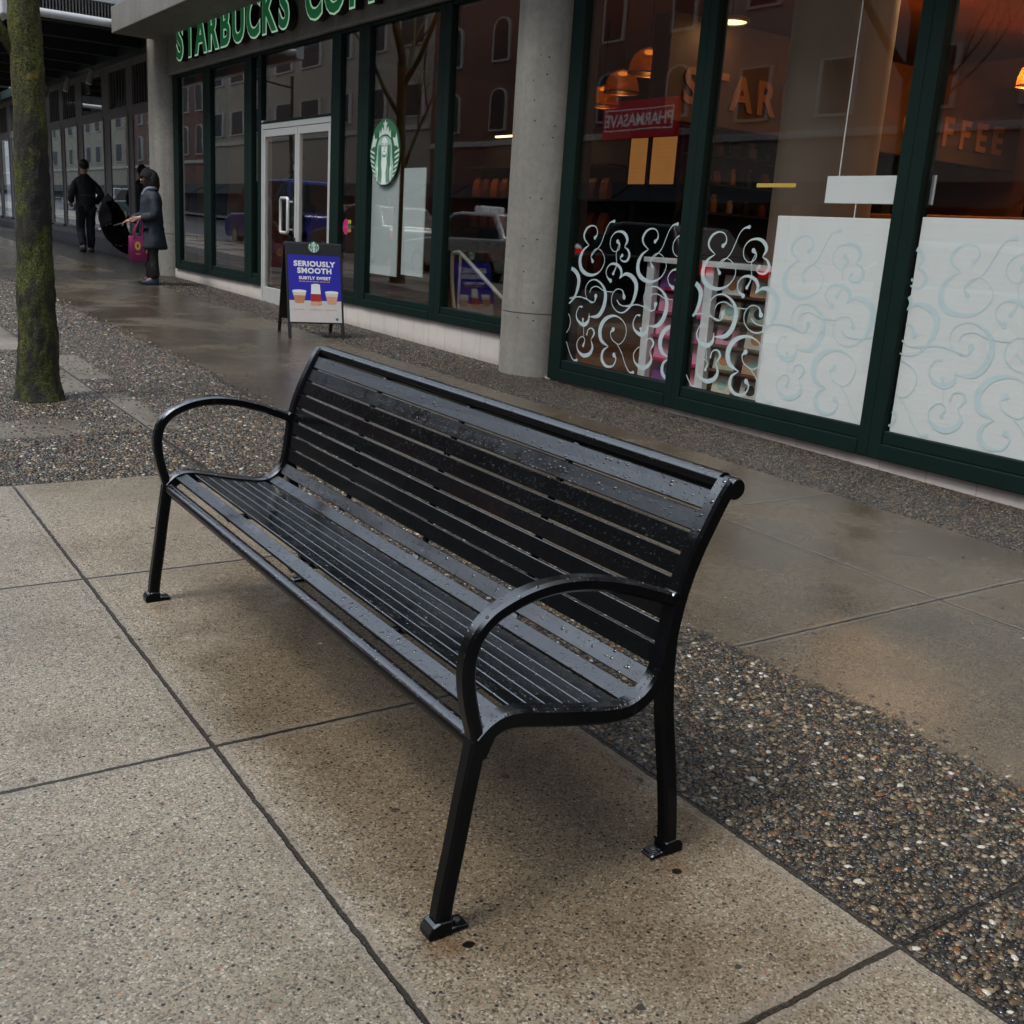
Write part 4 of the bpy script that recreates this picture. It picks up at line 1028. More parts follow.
def canopy(y0,y1,z,x0,label):
    c=empty('street_canopy',(0,0,0),0,label,'canopy')
    part('roof',M['canopy_dark'],(x0+.05,XS-.001,y0+.2,y1,z+.24,z+.3),parent=c)
    for k in range(int((y1-y0)/1.6)): part('rafter',M['canopy_dark'],(x0+.08,XS-.23,y0+.9+k*1.6,y0+1.0+k*1.6,z+.05,z+.238),parent=c)
    b=MB(); b.tube([(x0,y0,z-.0),(XS-1.02,y0,z-.0)],.058,14); b.build('gutter_pipe',M['white_steel'],c,smooth='auto')
    b=MB(); b.box(x0,XS-1.0,y0+.10,y0+.16,z+.29,z+.36); b.build('top_rail',M['white_steel'],c)
    b=MB()
    n=int((XS-1.0-x0)/.045)
    for k in range(n): b.box(x0+k*.045,x0+k*.045+.016,y0+.11,y0+.15,z+.06,z+.29)
    b.build('baluster',M['grey_paint'],c)
    b=MB(); b.rings([[(x0-.16,y0-.02,z-.1),(x0-.02,y0-.02,z-.1),(x0-.02,y0-.02,z+.34),(x0-.16,y0-.02,z+.34)],[(x0-.16,y1,z-.1),(x0-.02,y1,z-.1),(x0-.02,y1,z+.34),(x0-.16,y1,z+.34)]]); b.build('side_gutter',M['white_steel'],c,bevel=.02)
    return c
canopy(17.36,31,3.86,3.08,'dark slatted steel canopy with a white pipe edge beside the concrete slab')
canopy(33.5,50,4.0,3.0,'second dark steel canopy with a white edge, farther down behind the mossy trunk')
b=MB(); b.box(5.55,9,56,90,0,9); far=empty('far_building',(0,0,0),0,'grey building closing the end of the row of shops','building'); b.build('wall',M['tan_wall'],far)
for k in range(8):
    b=MB(); b.box(5.52,5.56,57+k*3.8,59.6+k*3.8,1.2,3.6); b.build('window',M['dark_glass'],far)

# ---------------------------------------------------------------- sandwich board
def sandwich():
    c=Vector((4.25,9.53)); yaw=math.atan2(-.10,.54)
    r=empty('sandwich_board',(c.x,c.y,gz(c.y)),yaw,'black folding sandwich board with a blue poster of three iced drinks by the café door','sandwich board')
    W=.275; H=.886; D=.52; ha=.075   # half width, height, spread, half of the top gap
    # front plane: from (y=0,z=0) to (y=lean,z=H)
    lean=.20
    fv=Vector((0,lean,H)).normalized(); fM=frameM((0,0,0),(1,0,0),fv)@Matrix.Diagonal((1,.918,1,1))      # w = toward the viewer? (1,0,0)x fv
    Ln=math.hypot(lean,H)/.918
    def P(name,mat,u0,u1,v0,v1,w0,w1,bev=.003):
        b=MB(); b.box(u0,u1,v0,v1,w0,w1,fM); return b.build(name,mat,r,bevel=bev)
    # frameM third axis = u x v = (1,0,0)x(0,a,b) = (0,-b,a) -> toward the viewer
    pf=P('front_panel',M['dark'],-W,W,.155,Ln,-.012,.0,.006)
    for u in (-W+.016,W-.016): P('leg',M['dark'],u-.016,u+.016,.0,.155,-.016,.004)
    bv=Vector((0,-(D-lean-ha),H)).normalized(); bM=frameM((0,D,0),(1,0,0),bv); Lb=math.hypot(D-lean-ha,H)
    b=MB(); b.box(-W,W,.155,Lb-.01,-.0,.014,bM); b.build('rear_panel',M['dark'],r,bevel=.005)
    for u in (-W+.016,W-.016):
        b=MB(); b.box(u-.016,u+.016,0,.155,-.003,.018,bM); b.build('leg',M['dark'],r,bevel=.003)
    b=MB(); b.tube([(-W,lean+.03,H-.01),(W,lean+.03,H-.01)],.02,10); b.build('hinge',M['dark'],r,smooth='auto')
    po=MB(); u0,u1=-W+.022,W-.022; v0,v1=.17,.865
    po.box(u0,u1,v0,v1,.0005,.003,fM); po=po.build('poster',M['blue'],r)
    def at(k):
        m=fM.copy(); m.translation=fM@Vector((0,0,k)); return m
    b=MB(); b.poly([(u0,v0),(u1,v0),(u1,.395),(u0,.395)],at(.0034)); b.build('table_print',M['print_grey'],po,normals=False)
    def T(t,sz,v,mat,off=.004,sp=1.05): 
        m=at(.004)@Matrix.Translation((0,v,0)); text('lettering',t,sz,m,mat,po,.0002,off,'CENTER',sp)
    T('SERIOUSLY',.074,.752,M['print_white'],.0035,1.12); T('SMOOTH',.074,.680,M['print_white'],.0035,1.12); T('SUBTLY SWEET',.042,.615,M['print_white'],.002,1.1)
    b=MB()
    for k in range(9): b.poly([(-.155+.034*k,.588),(-.155+.034*k+.027,.588),(-.155+.034*k+.027,.598),(-.155+.034*k,.598)],at(.004))
    b.build('fine_print',M['print_orange'],po,normals=False)
    def cup(cx,vb,wb,wt,h,cols,dome=False,name='cup_print'):
        z=.0044
        n=len(cols)
        for i,(f0,f1,mat) in enumerate(cols):
            b=MB(); x0=wb+(wt-wb)*f0; x1=wb+(wt-wb)*f1
            b.poly([(cx-x0,vb+h*f0),(cx+x0,vb+h*f0),(cx+x1,vb+h*f1),(cx-x1,vb+h*f1)],at(z)); b.build(name,M[mat],po,normals=False)
        b=MB(); b.disc((cx,vb+h),wt+.003,at(z+.0004),0,24,.016); b.build(name,M['print_white'],po,normals=False)
        b=MB(); b.disc((cx,vb),wb,at(z-.0003),0,20,.010); b.build(name,M[cols[0][2]],po,normals=False)
    cup(-.155,.375,.044,.067,.115,[(0,.62,'print_tan'),(.62,1,'print_cream')])
    cup(.005,.355,.056,.042,.20,[(0,.16,'print_peach'),(.16,.55,'print_red'),(.55,1,'print_white')])
    cup(.160,.37,.044,.064,.115,[(0,.62,'print_peach'),(.62,1,'print_cream')])
    b=MB(); b.poly([(.022,.555),(.030,.555),(.040,.605),(.032,.607)],at(.0046)); b.build('straw_print',M['logo_green'],po,normals=False)
    b=MB()
    for k,x in enumerate((-.165,.0,.15)):
        b=MB(); b.poly([(x-.06,.298),(x+.054,.298),(x+.054,.304),(x-.06,.304)],at(.0042))
        b.build('fine_print',M['print_peach'],po,normals=False)
    b=MB(); b.disc((.205,.205),.014,at(.0042),0,16); b.build('small_mark',M['logo_green'],po,normals=False)
    eh=empty('emblem',(0,0,0)); eh.parent=r
    pt=fM@Vector((0,.955,.004))
    b=MB(); b.box(-.058,.058,.90,.99,-.008,.003,fM); b.build('emblem_plate',M['dark'],eh)
    emblem(eh,fM@Vector((0,.952,.0036)),.054,(1,0,0),fv,False)
    return r
sandwich()

# ---------------------------------------------------------------- people
def skin_body(name,nodes,edges,mat,parent,root,sub=2):
    me=bpy.data.meshes.new(name); names=list(nodes); ix={n:i for i,n in enumerate(names)}
    me.from_pydata([nodes[n][0] for n in names],[(ix[a],ix[b]) for a,b in edges],[])
    o=bpy.data.objects.new(name,me); COL.objects.link(o); me.materials.append(mat)
    if parent: o.parent=parent
    sk=o.modifiers.new('skin','SKIN'); sk.use_smooth_shade=True
    for n in names:
        rr=nodes[n][1]; v=me.skin_vertices[0].data[ix[n]]; v.radius=(rr,rr) if not isinstance(rr,tuple) else rr; v.use_root=(n==root)
    su=o.modifiers.new('sub','SUBSURF'); su.levels=su.render_levels=sub
    return o
def chain(*n): return list(zip(n,n[1:]))
def hand_nodes(N,E,tag_,w,d,side,curl=.5):
    """five fingers of unequal length from a palm that starts at wrist w and points along d"""
    d=Vector(d).normalized(); s=Vector(side).normalized(); up=d.cross(s)
    w=Vector(w); pm=w+d*.055
    N[tag_+'palm']=(pm,.026); E.append((tag_+'wr',tag_+'palm'))
    for k,(off,ln) in enumerate(((-.027,.065),(-.009,.078),(.009,.072),(.027,.055))):
        a=pm+s*off+d*.035; b=a+d*ln*.5+up*ln*.15*curl; c=b+d*ln*.3+up*ln*.5*curl
        for nm,p,r in (('a',a,.0095),('b',b,.009),('c',c,.008)): N[f'{tag_}f{k}{nm}']=(p,r)
        E+= [(tag_+'palm',f'{tag_}f{k}a'),(f'{tag_}f{k}a',f'{tag_}f{k}b'),(f'{tag_}f{k}b',f'{tag_}f{k}c')]
    a=w+d*.03-s*.036; b=a+d*.035-s*.012+up*.012
    N[tag_+'t0']=(a,.011); N[tag_+'t1']=(b,.009); E+=[(tag_+'palm',tag_+'t0'),(tag_+'t0',tag_+'t1')]
def loft(name,rings,mat,parent,seg=20,cap=True):
    b=MB(); rg=[]
    for (x,y,z,rx,ry) in rings:
        rg.append([(x+rx*math.cos(2*math.pi*k/seg),y+ry*math.sin(2*math.pi*k/seg),z) for k in range(seg)])
    b.rings(rg,cap); return b.build(name,mat,parent,smooth=True)
WR=bpy.data.textures.new('wrinkle','CLOUDS'); WR.noise_scale=.11; WR.noise_depth=3
def wrinkle(o,amt=.028):
    su=o.modifiers.new('fine','SUBSURF'); su.levels=su.render_levels=2
    d=o.modifiers.new('folds','DISPLACE'); d.texture=WR; d.strength=amt; d.mid_level=.5; d.texture_coords='LOCAL'
    return o
def face(parent,c,f,mat_hair):
    """eyes and mouth set into the head at c that looks along f"""
    f=Vector(f).normalized(); s=f.cross(Vector((0,0,1))).normalized()
    b=MB()
    for k in (-1,1): b.sphere(Vector(c)+f*.071+s*.030*k+Vector((0,0,.005)),.010,8,6)
    b.build('eye',M['hair'],parent,smooth=True)
    b=MB(); b.sphere(Vector(c)+f*.080+Vector((0,0,-.03)),.014,8,6,(1,1,1.4)); b.build('nose',M['skin'],parent,smooth=True)
    b=MB(); b.sphere(Vector(c)+f*.070+Vector((0,0,-.066)),.016,8,6,(1,1.3,.35)); b.build('mouth',simple('lips',(.30,.10,.08),.5),parent,smooth=True)
def man():
    r=empty('person',(5.20,22.9,gz(22.9)-.02),R(6),'person seen from behind in black jacket and dark trousers, walking past the grey shop','person')
    N={'pelvis':((0,0,.94),(.14,.10)),'waist':((0,.0,1.10),(.14,.10)),'chest':((0,0,1.32),(.17,.11)),'nb':((0,0,1.47),.065),'neck':((0,.015,1.53),.055),'h0':((0,.03,1.60),.075),'h1':((0,.035,1.67),.092),'h2':((0,.025,1.735),.075)}
    E=chain('pelvis','waist','chest','nb','neck','h0','h1','h2')
    for s,nm in ((-1,'L'),(1,'R')):
        N[nm+'sh']=((.15*s,0,1.36),.05); N[nm+'el']=((.28*s,-.06,1.13),.042); N[nm+'wr']=((.235*s,.14,.98),.032)
        E+=chain('chest',nm+'sh',nm+'el',nm+'wr'); hand_nodes(N,E,nm,N[nm+'wr'][0],(-.25*s,.6,-.5),(1,0,0))
        k=1 if s<0 else -1
        N[nm+'hip']=((.095*s,0,.88),.09); N[nm+'kn']=((.10*s,.04 if k<0 else .07,.48),.062); N[nm+'an']=((.10*s,.08 if k<0 else -.10,.10 if k<0 else .16),.042); N[nm+'toe']=((.11*s,.20 if k<0 else .02,.045 if k<0 else .05),.036)
        E+=chain('pelvis',nm+'hip',nm+'kn',nm+'an',nm+'toe')
    skin_body('body',N,E,M['skin'],r,'pelvis')
    # jacket
    J={'b':((0,0,.83),(.185,.13)),'w':((0,0,1.05),(.185,.135)),'c':((0,-.005,1.30),(.215,.145)),'s':((0,0,1.43),(.14,.09)),'n':((0,.005,1.515),.073)}
    F=chain('b','w','c','s','n')
    for s,nm in ((-1,'L'),(1,'R')):
        J[nm+'s']=((.20*s,0,1.40),.082); J[nm+'e']=((.305*s,-.065,1.13),.070); J[nm+'w']=((.245*s,.12,.995),.050); F+=chain('c',nm+'s',nm+'e',nm+'w')
    jk=loft('jacket',[(0,.0,.80,.190,.145),(0,.0,.83,.198,.150),(0,.0,.95,.192,.146),(0,-.002,1.10,.196,.150),(0,-.005,1.28,.215,.150),(0,0,1.37,.222,.135),(0,.005,1.425,.195,.115),(0,.008,1.465,.13,.095),(0,.01,1.50,.08,.082),(0,.012,1.535,.072,.075)],M['jacket'],r,28); wrinkle(jk)
    for s in (-1,1):
        b=MB(); b.tube(cat([(.13*s,0,1.375),(.205*s,-.01,1.31),(.285*s,-.065,1.13),(.235*s,.12,.995)],6),[.07]*7+[.072]*6+[.066]*5+[.054],14); wrinkle(b.build('sleeve',M['jacket'],jk,smooth=True),.022)
    loft('jacket_band',[(0,-.004,1.105,.197,.150),(0,-.004,1.11,.200,.153),(0,-.004,1.135,.203,.155),(0,-.004,1.14,.199,.152)],M['jacket_band'],jk,28)
    T={'p':((0,0,.90),(.15,.115))}; F=[]
    for s,nm in ((-1,'L'),(1,'R')):
        k=1 if s<0 else -1
        T[nm+'h']=((.095*s,0,.84),.112); T[nm+'k']=((.10*s,.04 if k<0 else .07,.48),.088); T[nm+'a']=((.10*s,.06 if k<0 else -.09,.075 if k<0 else .13),.085); F+=chain('p',nm+'h',nm+'k',nm+'a')
    wrinkle(skin_body('trousers',T,F,M['trouser'],r,'p'),.03)
    for s in (-1,1):
        k=1 if s<0 else -1
        if k<0: loft_sh=[((.10*s),.03,.0,.045,.06),(.10*s,.07,.02,.056,.13),(.10*s,.07,.06,.05,.125),(.10*s,.05,.11,.045,.08)]
        else: loft_sh=[((.10*s),.0,.0,.045,.06),(.10*s,-.03,.03,.056,.13),(.10*s,-.05,.08,.05,.12),(.10*s,-.09,.16,.045,.07)]
        loft('shoe',loft_sh,M['shoe'],r)
    b=MB(); b.sphere((0,.012,1.705),.105,18,12,(.92,1.02,1.0)); h=b.build('hair',M['hair'],r,smooth=True)
    face(r,(0,.035,1.66),(0,1,0),None)
    b=MB()
    for s in (-1,1): b.sphere((.098*s,.03,1.655),.026,8,6,(.5,.8,1.2))
    b.build('ear',M['skin'],r,smooth=True)
man()
def copy_tree(o,parent=None):
    c=o.copy(); COL.objects.link(c)
    if parent: c.parent=parent
    for ch in list(o.children): copy_tree(ch,c)
    return c
pm=copy_tree(bpy.data.objects['person']); pm.location=(6.05,14.35,.36); pm.rotation_euler=(0,0,R(-75))
tag(pm,'dark clothed person standing inside behind the tall panes beside the glass door','person')
def woman():
    # stands by the round column, facing the street (-x)
    r=empty('person',(4.37,15.42,gz(15.42)),R(85),'person in blue coat and black hood holding an umbrella and tote by the column','person')
    N={'pelvis':((0,0,.80),(.13,.10)),'waist':((0,0,.96),(.12,.095)),'chest':((0,0,1.14),(.14,.10)),'nb':((0,0,1.26),.06),'neck':((0,.02,1.31),.05),'h0':((0,.035,1.38),.07),'h1':((0,.045,1.44),.086),'h2':((0,.03,1.50),.07)}
    E=chain('pelvis','waist','chest','nb','neck','h0','h1','h2')
    for s,nm in ((-1,'L'),(1,'R')):
        N[nm+'hip']=((.085*s,0,.76),.08); N[nm+'kn']=((.09*s,.015,.42),.056); N[nm+'an']=((.09*s,-.01,.09),.04); N[nm+'toe']=((.10*s,.12,.035),.033)
        E+=chain('pelvis',nm+'hip',nm+'kn',nm+'an',nm+'toe')
    for s,nm,el,wr,d in ((-1,'L',(-.21,.0,.95),(-.10,.16,.90),(.3,1,-.3)),(1,'R',(.20,.06,.95),(.06,.26,.86),(-.1,.9,-.3))):
        N[nm+'sh']=((.155*s,0,1.19),.055); N[nm+'el']=(el,.045); N[nm+'wr']=(wr,.03); E+=chain('chest',nm+'sh',nm+'el',nm+'wr'); hand_nodes(N,E,nm,wr,d,(0,0,1) if s<0 else (1,0,0),.9)
    skin_body('body',N,E,M['skin'],r,'pelvis')
    co=loft('coat',[(0,-.01,.47,.215,.20),(0,-.01,.52,.222,.20),(0,-.005,.70,.20,.175),(0,0,.86,.18,.15),(0,0,1.0,.175,.145),(0,0,1.14,.185,.145),(0,0,1.22,.17,.125),(0,.01,1.275,.10,.095),(0,.02,1.31,.075,.08)],M['coat'],r,26); wrinkle(co,.034)
    for s,el,wr in ((-1,(-.22,.0,.95),(-.105,.145,.905)),(1,(.21,.06,.95),(.065,.245,.868))):
        b=MB(); b.tube(cat([(.13*s,0,1.215),(.185*s,0,1.14),el,wr],6),[.075]*7+[.07]*6+[.062]*5+[.055],14); wrinkle(b.build('sleeve',M['coat'],co,smooth=True),.022)
    b=MB(); b.tube(cat([(.07,.06,1.285),(.09,-.02,1.30),(0,-.085,1.31),(-.09,-.02,1.30),(-.07,.06,1.285),(-.02,.115,1.20)],5),.028,10); b.build('collar',simple('pale_collar',(.13,.16,.2),.7),co,smooth=True)
    T={'p':((0,0,.78),(.14,.115))}; F=[]
    for s,nm in ((-1,'L'),(1,'R')):
        T[nm+'h']=((.082*s,0,.70),.10); T[nm+'k']=((.085*s,.015,.42),.083); T[nm+'a']=((.085*s,.0,.055),.086); F+=chain('p',nm+'h',nm+'k',nm+'a')
    wrinkle(skin_body('trousers',T,F,M['dark'],r,'p'),.03)
    for s in (-1,1): loft('shoe',[(.09*s,.04,.0,.043,.10),(.09*s,.05,.012,.05,.125),(.09*s,.05,.045,.045,.115),(.09*s,.0,.085,.04,.065)],simple('blue_shoe',(.02,.045,.07),.4),r)
    # hood
    b=MB(); rg=[]
    for i in range(9):
        a=-1.25+i*(2.72/8)      # from behind the neck over the crown to the brow
        c=Vector((0,.025,1.435)); rr=.124
        ring=[]
        for k in range(15):
            th=math.pi*k/14
            x=math.cos(th)*rr*.88; q=math.sin(th)*rr
            ring.append((x, c.y+ q*math.sin(a)+ -.0, c.z+q*math.cos(a)*1.08 -(.05 if k in(0,14) else 0)*1))
        rg.append(ring)
    b.rings(rg,cap=False,closed=False); hd=b.build('hood',M['hood'],r,smooth=True); wrinkle(hd,.03); so=hd.modifiers.new('solid','SOLIDIFY'); so.thickness=.02
    loft('hair',[(0,-.02,1.27,.085,.085),(0,-.01,1.34,.112,.112),(0,-.005,1.44,.110,.110),(0,0,1.51,.085,.09),(0,.0,1.545,.03,.03)],M['hair'],r)
    face(r,(0,.045,1.43),(0,1,0),None)
    return r
woman()
def umbrella():
    # held low, its open canopy hanging towards the street and the grey wall behind
    hand=Vector((4.065,15.50,.835+gz(15.4))); ax=Vector((-.80,.42,-.30)).normalized()
    u=empty('umbrella',hand,0,'open black umbrella held low in front of the blue coat','umbrella')
    z=ax; x=z.cross(Vector((0,0,1))).normalized(); y=z.cross(x)
    Mx=Matrix(((x.x,y.x,z.x,0),(x.y,y.y,z.y,0),(x.z,y.z,z.z,0),(0,0,0,1)))
    nr=8; Rr=.43; top=.36
    b=MB(); rg=[]
    for i in range(8):
        t=i/7; rr=Rr*math.sin(t*1.25)/math.sin(1.25); zz=top-.24*(1-math.cos(t*1.25))/(1-math.cos(1.25))
        ring=[]
        for k in range(nr*4):
            a=2*math.pi*k/(nr*4); s=(k%4)/4; sag=math.sin(s*math.pi)
            q=rr*(1-.22*sag*t); ring.append(Mx@Vector((q*math.cos(a),q*math.sin(a),zz-.05*sag*t*t*(1 if (k//4)%2 else .4))))
        rg.append(ring)
    b.rings(rg,cap=False); cn=b.build('canopy',M['umbrella'],u,smooth=True); so=cn.modifiers.new('solid','SOLIDIFY'); so.thickness=.004
    b=MB(); b.tube([Mx@Vector((0,0,-.16)),Mx@Vector((0,0,top+.05))],.007,8); b.build('shaft',M['alu'],u)
    b=MB(); b.tube([Mx@Vector((0,0,-.26)),Mx@Vector((0,0,-.14))],.016,10); b.build('handle',M['dark'],u)
    b=MB()
    for k in range(nr):
        a=2*math.pi*k/nr; P=[]
        for i in range(6):
            t=i/5; rr=Rr*math.sin(t*1.25)/math.sin(1.25); zz=top-.006-.24*(1-math.cos(t*1.25))/(1-math.cos(1.25)); P.append(Mx@Vector((rr*math.cos(a),rr*math.sin(a),zz)))
        b.tube(P,.004,5)
    b.build('rib',M['dark'],u)
umbrella()
def tote():
    z0=.31+gz(15.2)
    t=empty('tote_bag',(4.155,15.345,z0),R(4),'magenta tote bag with a gold round print hanging from the hand of the blue-coated person','bag')
    b=MB(); rg=[]
    for z,w,d in ((0,.115,.05),(.015,.125,.058),(.2,.128,.05),(.34,.125,.03),(.345,.122,.026)):
        n=20; ring=[]
        for k in range(n):
            a=2*math.pi*k/n; c,s_=math.cos(a),math.sin(a)
            ring.append((w*math.copysign(abs(c)**.35,c),d*math.copysign(abs(s_)**.35,s_),z))
        rg.append(ring)
    b.rings(rg); b.build('bag',M['tote'],t,smooth='auto')
    for yy in (-.028,.028):
        b=MB(); b.tube(cat([(-.06,yy,.31),(-.045,yy*.9,.42),(.035,yy*.5,.575),(.055,yy*.5,.585),(.07,yy*.5,.56),(.06,yy*.9,.42),(.06,yy,.31)],5),.009,8); b.build('strap',M['tote'],t,smooth=True)
    m=frameM((-.02,-.0525,.215),(1,0,0),(0,0,1)); b=MB(); b.disc((0,0),.042,m,0,20,.058); g=b.build('round_print',M['gold'],t,normals=False)
    m=frameM((-.02,-.0535,.215),(1,0,0),(0,0,1)); b=MB(); b.disc((0,0),.014,m,0,12,.028); b.build('print_centre',M['tote'],t,normals=False)
    m=frameM((-.02,-.0555,.10),(1,0,0),(0,0,1)); b=MB()
    for k in range(4): b.poly([(-.03+.016*k,0),(-.03+.016*k+.011,0),(-.03+.016*k+.011,.012),(-.03+.016*k,.012)],m)
    b.build('small_print',M['gold'],t,normals=False)
    m=frameM((.09,-.0515,.12),(1,0,0),(0,0,1)); b=MB(); b.poly([(0,0),(.02,0),(.024,.07),(.010,.07)],m); b.build('side_print',M['gold'],t,normals=False)
tote()

# ---------------------------------------------------------------- the far side of the street (seen in the glass)
def facade(name,y0,y1,h,mat,label,rows,cols,arch,zs,wh,ww,ground,x=-17.9):
    r=empty(name,(0,0,0),0,label,'building')
    part('wall',mat,(x-8,x,y0,y1,-1,h),parent=r)
    part('cornice',M['trim'],(x-.001,x+.35,y0,y1,h-.7,h-.15),(x-.001,x+.12,y0,y1,zs[0]-.75,zs[0]-.5),parent=r,bevel=.03)
    st=(y1-y0)/cols
    for z in zs:
        for k in range(cols):
            yc=y0+st*(k+.5)
            poly=[(-ww/2,0),(ww/2,0),(ww/2,wh)]
            if arch: poly+=[(ww/2*math.cos(a),wh+ww/2*math.sin(a)*.7) for a in [math.pi*i/8 for i in range(1,8)]]
            poly+=[(-ww/2,wh)]
            big=[(p[0]*1.28,p[1]*1.04+(.0 if p[1]>0 else -.1)) for p in poly]
            b=MB(); b.prism(big,.10,frameM((x,yc,z),(0,1,0),(0,0,1))); w=b.build('window',M['trim'],r)
            b=MB(); b.prism(poly,.02,frameM((x+.101,yc,z),(0,1,0),(0,0,1))); b.build('pane',M['dark_glass'],w)
    n=int((y1-y0)/4)
    for k in range(n):
        a=y0+(y1-y0)*k/n; c=y0+(y1-y0)*(k+1)/n
        b=MB(); b.box(x,x+.05,a+.2,c-.2,.9,3.1); w=b.build('shop_window',M['dark_glass'],r)
        b=MB(); b.rings([[(x+.002,a+.1,3.5),(x+.002,c-.1,3.5),(x+.002,c-.1,3.45),(x+.002,a+.1,3.45)],[(x+1.3,a+.1,2.75),(x+1.3,c-.1,2.75),(x+1.3,c-.1,2.7),(x+1.3,a+.1,2.7)]]); b.build('awning',M[ground],r)
    return r
facade('brick_building',29.3,49.5,15.5,M['brick'],'red brick building with arched upper windows across the street','x',5,True,[5.9,8.9,12.0],1.35,1.05,'awning')
facade('tan_building',8,29.2,13.5,M['tan_wall'],'tan building with square upper windows across the street','x',6,False,[5.6,9.2],1.6,1.2,'awning')
facade('cream_building',49.7,84,14.5,M['cream_wall'],'cream building with a dark attic row across the street','x',8,False,[6.9,10.4],1.5,2.4,'awning')
facade('brown_building',-26,7.8,15.0,M['brick'],'long brown building across the street behind the viewer','x',9,False,[5.4,8.0],1.4,1.2,'awning')
facade('red_building',84.2,112,16,M['brick'],'distant red brick building across the street','x',8,True,[5.8,9.0,12.2],1.6,1.3,'awning')
facade('pale_building',112.2,150,14,M['cream_wall'],'distant pale building across the street','x',9,False,[5.8,9.0],1.6,1.8,'awning')
facade('far_tan_building',150.2,230,17,M['tan_wall'],'farthest tan building across the street','x',14,False,[5.8,9.5,13],1.8,1.8,'awning')
facade('grey_building',-80,-26.2,15,M['tan_wall'],'grey building across the street far behind the bench','x',16,False,[5.4,8.0,11],1.4,1.2,'awning')
ps=empty('pharmacy_sign',(-16.2,31.5,5.55),0,'red rectangular shop sign with white framed capitals across the street','sign')
part('sign_panel',M['sign_red'],(-.2,0,-2.05,2.05,-.62,.72),parent=ps,bevel=.02)
text('lettering','PHARMASAVE',.62,frameM((.006,0,-.18),(0,1,0),(0,0,1)),M['sign_white'],ps,.004,.012)
b=MB()
for (u0,u1,v0,v1) in ((-1.9,1.9,.38,.42),(-1.9,1.9,-.34,-.30),(-1.9,-1.86,-.34,.42),(1.86,1.9,-.34,.42)): b.box(.0005,.006,u0,u1,v0,v1)
b.build('border',M['sign_white'],ps)
part('bracket',M['dark'],(-1.7,-.2,-1.6,-1.5,-.1,.0),(-1.7,-.2,1.5,1.6,-.1,.0),parent=ps)
def car(x,y,paint,label,L=4.5,W=1.8,Hh=1.5,van=False,rz=0.0,taxi=False):
    c=empty('parked_car',(x,y,gz(y)-.14),R(90)+rz,label,'car')
    h=Hh
    low=[(-L/2,.35),(-L/2+.05,.28),(L/2-.08,.26),(L/2,.45),(L/2-.03,.70),(L/2-.25,.80),(L*.2,.93),(-L/2+.15,.98),(-L/2+.02,.85)]
    if van: low=[(-L/2,.35),(-L/2+.05,.28),(L/2-.08,.26),(L/2,.45),(L/2-.02,.8),(L/2-.5,1.0),(-L/2+.02,1.05)]
    b=MB(); b.prism(low,W,frameM((0,W/2,0),(1,0,0),(0,0,1))); b.build('body',paint,c,bevel=.08,seg=3)
    cab=[(L*.24,.90),(L*.08,h-.04),(L*.02,h),(-L*.28,h-.02),(-L*.40,.95)] if not van else [(L*.40,.98),(L*.26,h-.06),(L*.2,h),(-L*.44,h),(-L*.49,1.0)]
    rg=[]
    for s in (-1,1): rg.append([(p[0],s*(W/2-.06-(.16 if p[1]>1.1 else 0)),p[1]) for p in cab])
    b=MB(); b.rings(rg); b.build('cabin',paint,c,bevel=.05,seg=3)
    b=MB(); sh=[(p[0]*.94-.01,.0+ (p[1] if p[1]<1.1 else p[1]-.09)) for p in cab]
    rg=[[(p[0],s*(W/2-.045-(.15 if p[1]>1.1 else 0)),p[1]+.02) for p in sh] for s in (-1,1)]
    b.rings(rg); b.build('side_window',M['dark_glass'],c)
    for sx in (1,-1):
        b=MB(); p,q=(cab[0],cab[1]) if sx==1 else (cab[-1],cab[-2])
        a=Vector((p[0],0,p[1])); d=Vector((q[0],0,q[1])); n=Vector((d.z-a.z,0,-(d.x-a.x))).normalized()*sx*.012
        a2=a.lerp(d,.12)+n; d2=a.lerp(d,.9)+n
        b.quad([(a2.x,-W/2+.16,a2.z),(a2.x,W/2-.16,a2.z),(d2.x,W/2-.26,d2.z),(d2.x,-W/2+.26,d2.z)]); b.build('windscreen',M['dark_glass'],c)
    for sx in (L*.31,-L*.30):
        for sy in (-1,1):
            Mw=Matrix.Translation((sx,sy*(W/2-.09),.32))@Matrix.Rotation(R(90),4,'X')
            b=MB(); b.lathe([(0,-.09),(.24,-.1),(.31,-.09),(.325,-.05),(.325,.05),(.31,.09),(.24,.1),(0,.09)],22,Mw); wl=b.build('wheel',M['dark'],c,smooth='auto')
            b=MB(); b.lathe([(0,-.105),(.19,-.103),(.2,-.09),(.2,.09),(.19,.103),(0,.105)],18,Mw); b.build('rim',M['alu'],wl,smooth='auto')
    for sy in (-1,1):
        part('headlight',M['sign_white'],(L/2-.12,L/2-.005,sy*(W/2-.35)-.16,sy*(W/2-.35)+.16,.58,.72),parent=c,bevel=.03)
        part('taillight',M['tail'],(-L/2-.012,-L/2+.08,sy*(W/2-.22)-.14,sy*(W/2-.22)+.14,.72,.88),parent=c,bevel=.02)
    if taxi: part('roof_sign',M['sign_white'],(-.15,.15,-.3,.3,h,h+.14),parent=c,bevel=.04)
    return c
M['tail']=emit('tail_lamp',(1.0,.02,.02),.9)
cp=lambda n,c: simple(n,c,.18,spec=.6,var=.05)
car(-2.55,31.5,cp('blue_car',(.015,.04,.30)),'blue van parked at the kerb past the mossy tree',5.0,1.95,2.0,True)
car(-2.55,25.2,cp('grey_car',(.14,.15,.16)),'grey saloon car parked behind the blue van')
